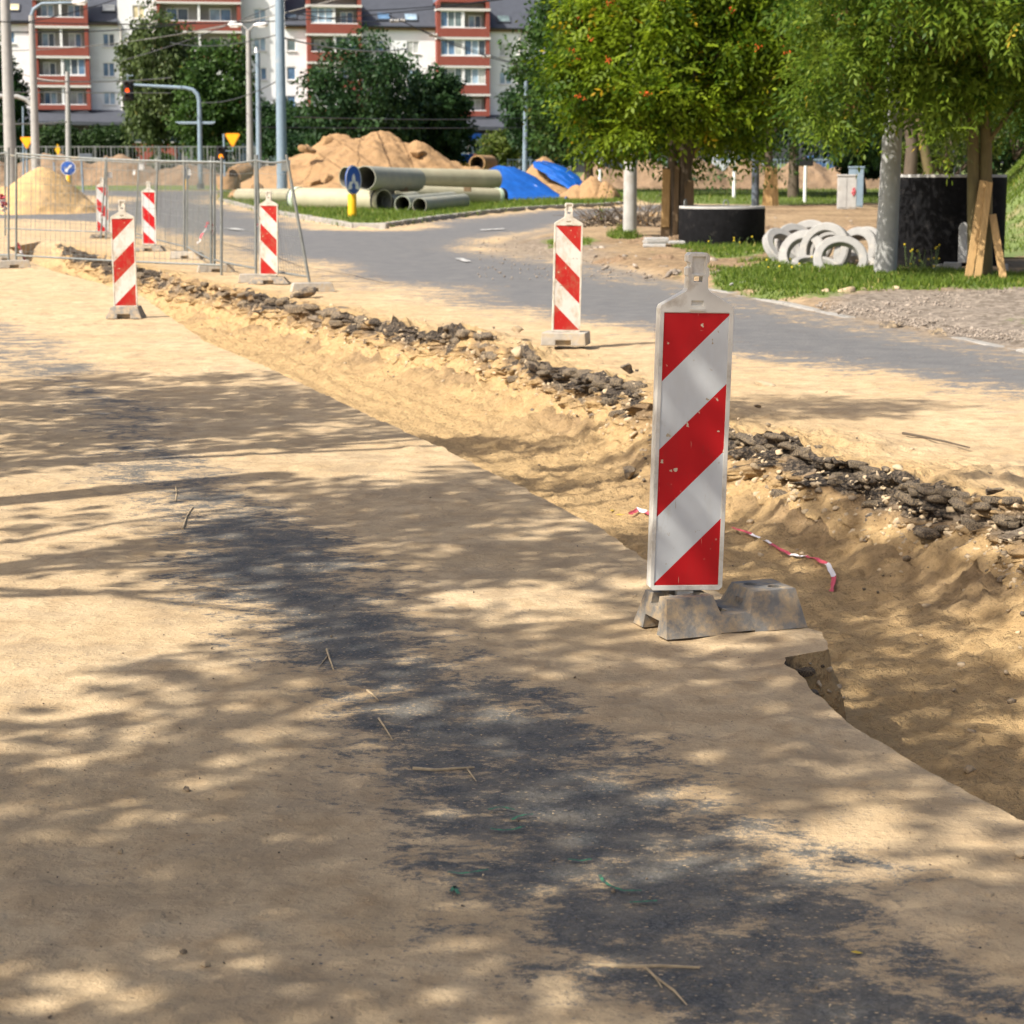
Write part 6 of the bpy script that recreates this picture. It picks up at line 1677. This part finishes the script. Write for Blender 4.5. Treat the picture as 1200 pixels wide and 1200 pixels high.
# shrubs
def shrub(px, py, Y, wp, hp, leaf, label, seed, name='shrub', cat='shrub', dens=70, size=.12):
    p = pt(px, py, Y); g0 = float(G(Y)); rx_ = wp * Y / FPX / 2; h = hp * Y / FPX
    zb3 = p.z
    o = empty(name, (p.x, Y, zb3), 0, label, cat, 'shrubs and hedges')
    C = crown_points(70, rx_, min(rx_, 2.2), h / 2, h / 2, seed, .4, .4)
    m = MB(); limbs(m, (0, 0, -.2), [C[i * 5] for i in range(10)], .05, seed); m.build('stems', MAT['bark'], o, 60)
    leaves('foliage', C, rx_ * .3, dens, size, LM[leaf], o, seed, aspect=.55)
shrub(1112, 206, 56, 120, 92, 'bush', 'light green bush behind the tall black ring', 61)
shrub(1068, 206, 54, 46, 36, 'bush', 'small yellow green shrub left behind the tall ring', 62)
shrub(1190, 178, 56, 150, 130, 'mid', 'dense shrub on the bank above the tall ring', 63)
shrub(1225, 168, 50, 80, 60, 'mid', 'shrub at the top of the grass bank at the right edge', 64)
shrub(1020, 204, 95, 60, 50, 'dark', 'dark bush between cabinets and concrete pole', 65, size=.2)
for k, (px, w_, h_, lf, lab) in enumerate(((20, 70, 42, 'hedge', 'left end of the tall clipped hedge'), (75, 70, 40, 'hedge', 'middle stretch of the tall hedge behind the blue arrow sign'), (125, 66, 40, 'hedge', 'right stretch of the tall hedge before the birch'))):
    shrub(px, 190, 158, w_, h_, lf, lab, 70 + k, 'hedge', 'hedge', 130, .3)
shrub(590, 192, 140, 56, 38, 'bush', 'low green shrub beside the shop steps', 75, size=.25)
shrub(350, 196, 135, 60, 40, 'dark', 'dark undergrowth behind the thick mast', 76, size=.25)
shrub(460, 198, 128, 110, 40, 'dark', 'dark undergrowth behind the sand mound', 77, size=.25)
shrub(190, 206, 150, 30, 24, 'mid', 'small shrub before the low brick wall', 78, size=.25)
# grass bank at the right edge
def bank():
    n = 60; V = []; XX, YY_ = np.meshgrid(np.linspace(0, 16, n), np.linspace(-9, 26, n), indexing='xy')
    H = 3.2 * sstep(0, 5.0, XX) * sstep(-9, -2, YY_) + .12 * fbm(XX * .6, YY_ * .6, 4, 91)
    H = np.where(XX < .1, -.15, H)
    V = np.stack([(XX + .222 * YY_).ravel(), YY_.ravel(), H.ravel()], 1); i, j = np.meshgrid(np.arange(n - 1), np.arange(n - 1), indexing='ij'); a = (i * n + j).ravel()
    o = np_mesh('grass_bank', V, np.stack([a, a + 1, a + n + 1, a + n], 1), MAT['bankgrass'], None, True)
    p = pt(1085, 290, 44); o.location = (p.x, 44, float(G(44))); return tag(o, kind='structure'), XX, YY_, H
MAT['bankgrass'] = simple('bank_grass', (.12, .16, .045), .95, var=.3, vscale=1.5, dirt=(.26, .22, .11), dirt_amt=.35, dscale=1.2, bump=.5, bscale=8, bdist=.05)
bk_, BX, BY, BH = bank()
# ================================================================== GRASS, BRUSH
def blades(name, pts_, hs, mat, seed, w=.012):
    g = np.random.default_rng(seed); n = len(pts_); P_ = np.asarray(pts_); a = g.uniform(0, 2 * PI, n); side = np.stack([np.cos(a), np.sin(a), 0 * a], 1) * (w * g.uniform(.6, 1.5, n))[:, None]
    ln = g.normal(0, .35, (n, 3)); ln[:, 2] = 1; tip = P_ + ln * np.asarray(hs)[:, None]
    V = np.stack([P_ - side, P_ + side, tip], 1).reshape(-1, 3)
    t_ = np.clip(g.normal(.45, .25, n), 0, 1)
    return np_mesh(name, V, np.arange(3 * n).reshape(-1, 3), mat, None, False, {'tone': np.repeat(t_, 3)})
g_ = np.random.default_rng(8)
def zat(x, y):
    i = np.clip(np.searchsorted(ROWS, y), 0, len(ROWS) - 1)
    return np.array([np.interp(xx, RX[ii], Zr[ii]) for xx, ii in zip(x, i)])
u = np.concatenate([np.linspace(0, 1, 250) ** 1.35, [1.0]]); RX = XR[:, None] + (BR - XR)[:, None] * u[None, :]; RX[:, -1] = 160
pts_, hs_ = [], []
def fill(poly, dens, h, soft=.3):
    P_ = np.array([(p.x, p.y) for p in poly]); lo, hi = P_.min(0), P_.max(0)
    n = int((hi[0] - lo[0]) * (hi[1] - lo[1]) * dens)
    x, y = g_.uniform(lo[0], hi[0], n), g_.uniform(lo[1], hi[1], n)
    sd = polysd(poly, x, y) + soft * fbm(x * 1.3, y * 1.3, 3, 95)
    k = (sd > -.25 + .6 * g_.random(n)); x, y = x[k], y[k]
    z = zat(x, y); pts_.append(np.stack([x, y, z], 1)); hs_.append(h * g_.uniform(.4, 1.3, len(x)) * (1 + .5 * fbm(x * .8, y * .8, 2, 96)))
fill(GRASS[0], 800, .075, .6); fill(GRASS[1], 600, .09, .5); fill(GRASS[3], 500, .12); fill(GRASS[5], 300, .07)
fill([Vector(p) for p in ISLAND[:10]] + [Vector(p) for p in ISLAND[10:]], 130, .13, .1); fill(GRASS[2], 28, .14)
tag(blades('grass', np.concatenate(pts_), np.concatenate(hs_), MAT['grassblade'], 5, .011), kind='stuff')
n = 30000; x, y = g_.uniform(.2, 7, n), g_.uniform(-8, 24, n)
z = 3.2 * sstep(0, 5.0, x) * sstep(-9, -2, y) + .12 * fbm(x * .6, y * .6, 4, 91)
tag(blades('bank_grass', np.stack([x + .222 * y + bk_.location.x, y + bk_.location.y, z + bk_.location.z], 1), .10 * g_.uniform(.4, 1.3, n), MAT['grassblade'], 6, .013), kind='stuff')
# weeds with small yellow flowers before the rings
wd = MB(); fl = MB(); rw = random.Random(3)
for (pa, pb, n_) in ((1062, 1100, 26), (810, 900, 22), (880, 960, 14)):
    for k in range(n_):
        q = at(rw.uniform(pa, pb), {1062: 322, 810: 292, 880: 322}[pa] + rw.uniform(-4, 4)); q.z += .05
        h = rw.uniform(.12, .42) * (1 if pa == 1062 else .6); t_ = q + Vector((rw.uniform(-.08, .08), rw.uniform(-.08, .08), h))
        wd.tube([q, q.lerp(t_, .5) + Vector((rw.uniform(-.02, .02), 0, 0)), t_], [.006, .005, .003], 4, False)
        for j in range(6):
            c = q.lerp(t_, rw.uniform(.2, 1)); d = Vector((rw.uniform(-1, 1), rw.uniform(-1, 1), rw.uniform(-.2, .6))) * .06; s_ = d.cross(Vector((0, 0, 1))).normalized() * .014
            wd.add([c, c + d * .5 + s_, c + d, c + d * .5 - s_], [(0, 1, 2, 3)])
        if rw.random() < .45: fl.add([Vector(v) * .018 + t_ for v in ICO1[0]], [tuple(f) for f in ICO1[1]])
MAT['weed'] = simple('weed_green', (.10, .15, .04), .7, var=.3, vscale=20); MAT['flower'] = simple('yellow_flower', (.65, .48, .02), .6)
tag(wd.build('weeds', MAT['weed'], None), kind='stuff'); tag(fl.build('yellow_flowers', MAT['flower'], None), kind='stuff')
# heap of dry branches round the pale concrete pole
o = empty('brush_pile', at(735, 268), 0, 'tangled pile of dry brown branches between pole and rowan', 'brush pile')
m = MB(); rw = random.Random(6)
for k in range(150):
    u_ = rw.uniform(-1.2, 1.7); a = Vector((u_, rw.uniform(-.6, .6), rw.uniform(0, .25))); b = a + Vector((rw.uniform(-.9, .9), rw.uniform(-.5, .5), rw.uniform(.0, .75) * (1 - abs(u_ - .3) * .4)))
    m.tube([a, a.lerp(b, .5) + Vector((rw.uniform(-.1, .1), 0, rw.uniform(0, .15))), b], [.018, .012, .005], 4, False)
tag(m.build('branches', MAT['bark'], o), kind='stuff')
C = np.array([[rw.uniform(-1.2, 1.6), rw.uniform(-.4, .4), rw.uniform(.15, .6)] for _ in range(40)])
leaves('dry_leaves', C, .2, 10, .07, MAT['deadleaf'], o, 5)
tw = empty('young_shoot', at(706, 268), 0, 'thin shoot with red berries hanging before the tarp heap', 'shoot')
m = MB(); m.tube([(.05, 0, 0), (0, 0, .5), (.12, 0, .95), (.25, 0, 1.5)], [.012, .010, .008, .005], 5); m.build('stem', MAT['bark'], tw)
leaves('leaves', [[0, 0, .55], [-.1, 0, .4], [.1, 0, .95], [.2, 0, 1.3]], .18, 22, .07, LM['rowan'], tw, 3, aspect=.4)

# ================================================================== PARKED CARS FAR RIGHT
def car(px, Y, zoff, rz, colr, label):
    M_ = simple('car_paint_' + label.split()[0], colr, .3, .1, var=.04, spec=.6)
    o = empty('parked_car', (w2(px, Y), Y, float(G(Y)) + zoff), rz, label, 'car', 'cars parked behind the soil bank')
    body = [(-2.1, .35), (-2.15, .75), (-1.9, .92), (-1.2, .97), (1.0, .97), (1.75, .88), (2.1, .72), (2.15, .38), (1.7, .28), (-1.7, .28)]
    MB().prism(body, -.85, .85).build('body', M_, o, bevel=.06)
    MB().prism([(-1.55, .955), (-1.15, 1.42), (.25, 1.45), (1.0, .965)], -.70, .70).build('cabin', M_, o, bevel=.05)
    for s_ in (-1, 1):
        MB().prism([(-1.35, 1.0), (-1.08, 1.36), (.20, 1.38), (.80, 1.0)], s_ * .703, s_ * .712).build('side_window', PANES[0], o)
        for x in (-1.3, 1.35):
            w_ = MB().lathe([(.0, -.1), (.31, -.1), (.33, -.06), (.33, .06), (.31, .1), (.0, .1)], 20, False, Matrix.Translation((x, s_ * .78, .33)) @ Matrix.Rotation(PI / 2, 4, 'X')).build('wheel', MAT['black'], o, 40)
            MB().lathe([(.0, .0), (.2, .0), (.2, .012), (0, .012)], 14, False, Matrix.Translation((x, s_ * .885, .33)) @ Matrix.Rotation(PI / 2, 4, 'X')).build('rim', MAT['galv'], w_, 40)
        MB().boxz(-2.19, -2.14, s_ * .6 - .14, s_ * .6 + .14, .68, .82).build('tail_light', MAT['tapered'], o)
        MB().boxz(2.1, 2.14, s_ * .6 - .14, s_ * .6 + .14, .58, .70).build('headlight', MAT['signwhite'], o)
car(968, 136, .25, R(8), (.03, .09, .22), 'blue parked car half hidden behind the soil bank')
car(1022, 134, .55, R(-5), (.55, .55, .57), 'pale parked car with red tail lights behind the cabinets')
car(858, 138, .35, R(4), (.62, .63, .64), 'white parked car behind the bank left of the boarded tree')

# ================================================================== OVERHEAD WIRES
MAT['wire'] = simple('wire', (.05, .05, .055), .5, .3); MAT['wirepale'] = simple('pale_wire', (.30, .29, .26), .5, .3)
def wire(a, Ya, b, Yb, sag, label, mat='wire', rad=.022, ins=()):
    A, B = pt(*a, Ya), pt(*b, Yb)
    o = empty('overhead_wire', A, 0, label, 'overhead wire', 'tram and lamp wires')
    pts_w = [(A.lerp(B, k / 14) - A - Vector((0, 0, sag * 4 * (k / 14) * (1 - k / 14)))) for k in range(15)]
    MB().tube(pts_w, rad, 5).build('cable', MAT[mat], o, 60)
    for u_ in ins:
        p = pts_w[int(u_ * 14)]; MB().lathe([(.0, -.3), (.07, -.25), (.11, -.12), (.06, -.06), (.11, .06), (.06, .1), (.10, .2), (.0, .26)], 10, False, Matrix.Translation(p) @ Matrix.Rotation(PI / 2, 4, 'Y')).build('insulator', MAT['concrete_white'], o, 50)
wire((-40, 24), 70, (620, -6), 100, .6, 'wire running above the balconies from the left edge to the top')
wire((-30, 36), 90, (230, 26), 110, .25, 'cable with spacers crossing the second red balcony row', 'wire', .03)
wire((40, 95), 84, (200, 91), 100, .1, 'short pale cable at the third balcony row', 'wirepale', .03)
wire((25, 86), 95, (75, 95), 84, .1, 'short cable falling left of the small concrete pole', 'wirepale', .03)
wire((-30, 108), 84, (200, 109), 110, .0, 'straight pale span wire just above the traffic light level', 'wirepale', .025)
wire((78, 143), 105, (-30, 145), 84, .05, 'thick grey wire below the shop roof at the left', 'wirepale', .035)
wire((140, 72), 100, (345, -4), 96, .2, 'slanting wire from the birch up to the top of the thick mast')
wire((170, 46), 110, (420, -8), 90, .2, 'pale slanting wire over the birch crown', 'wirepale', .025)
wire((327, 12), 78, (470, 24), 110, .2, 'wire from the mast to the insulators on the roof', 'wire', .025, (.98,))
wire((327, 40), 78, (200, 50), 110, .3, 'wire leaving the mast to the left across the white wall')
wire((330, 44), 78, (477, 57), 120, .3, 'pale tram wire passing in front of the maple top', 'wirepale', .035)
wire((470, 24), 110, (608, 76), 118, .25, 'tram wire falling from the insulator to the hooked pole', 'wire', .03, (.02, .75))
wire((455, 18), 108, (625, 80), 122, .2, 'second tram wire falling to the right of the first', 'wire', .025, (.3, .9))
wire((340, 14), 78, (660, -14), 100, .3, 'wire from the mast rising across the roofs')
wire((345, 137), 78, (620, 138), 125, .1, 'low tram wire across the dark maples')
wire((300, 149), 88, (640, 149), 125, .05, 'lowest tram wire across the dark maples')
wire((-20, 60), 90, (300, 20), 100, .4, 'long wire slanting up across the left balconies', 'wirepale', .02)
wire((0, 30), 80, (160, -10), 90, .2, 'wire from the left pole up over the lamp arm')
wire((235, 120), 105, (330, 92), 78, .3, 'thin wire between mast arm and thick mast')

# ================================================================== TREES BESIDE THE CARRIAGEWAY (left, behind the camera)
SH = [  # x, y, crown height, rx, ry, rz, clumps, seed, label
 (-6.9, .9, 6.2, 3.0, 2.6, 2.2, 84, 81, 'roadside tree shading the foreground left of the camera'),
 (-3.9, 2.1, 6.3, 2.3, 2.3, 2.0, 76, 82, 'second roadside tree left of the carriageway'),
 (-7.3, 10.8, 5.9, 2.5, 2.7, 2.0, 140, 83, 'third roadside tree left of the carriageway'),
 (-4.9, 5.8, 6.7, 2.3, 2.1, 1.9, 95, 84, 'fourth roadside tree leaning over the carriageway'),
 (-4.9, -1.2, 6.5, 2.8, 2.2, 2.0, 46, 85, 'roadside tree standing behind the camera'),
 (-4.6, 9.4, 8.6, .9, .8, .7, 18, 86, 'slim young roadside tree between two larger ones'),
]
for (x, y, cz_, rx_, ry_, rz_, n_, sd, lab) in SH:
    tree('roadside_tree', (x - 1.2, y, 0), lab, cz_, rx_, ry_, rz_, int(n_ * 1.05), 50, .34, .16, 'shade', 'bark', .14, ((0, 0),), sd, False, 0, .35, .25, 'roadside trees by the carriageway', aspect=.6, offs=(1.2, 0))
pole_o = empty('utility_pole', (-5.4, 8.1, 0), 0, 'short concrete pole beside the carriageway left of the picture', 'pole', 'poles along the streets')
MB().tube([(0, 0, -.1), (0, 0, 3), (0, 0, 5.3)], [.17, .15, .14], 16).build('shaft', MAT['polegrey'], pole_o, 40)
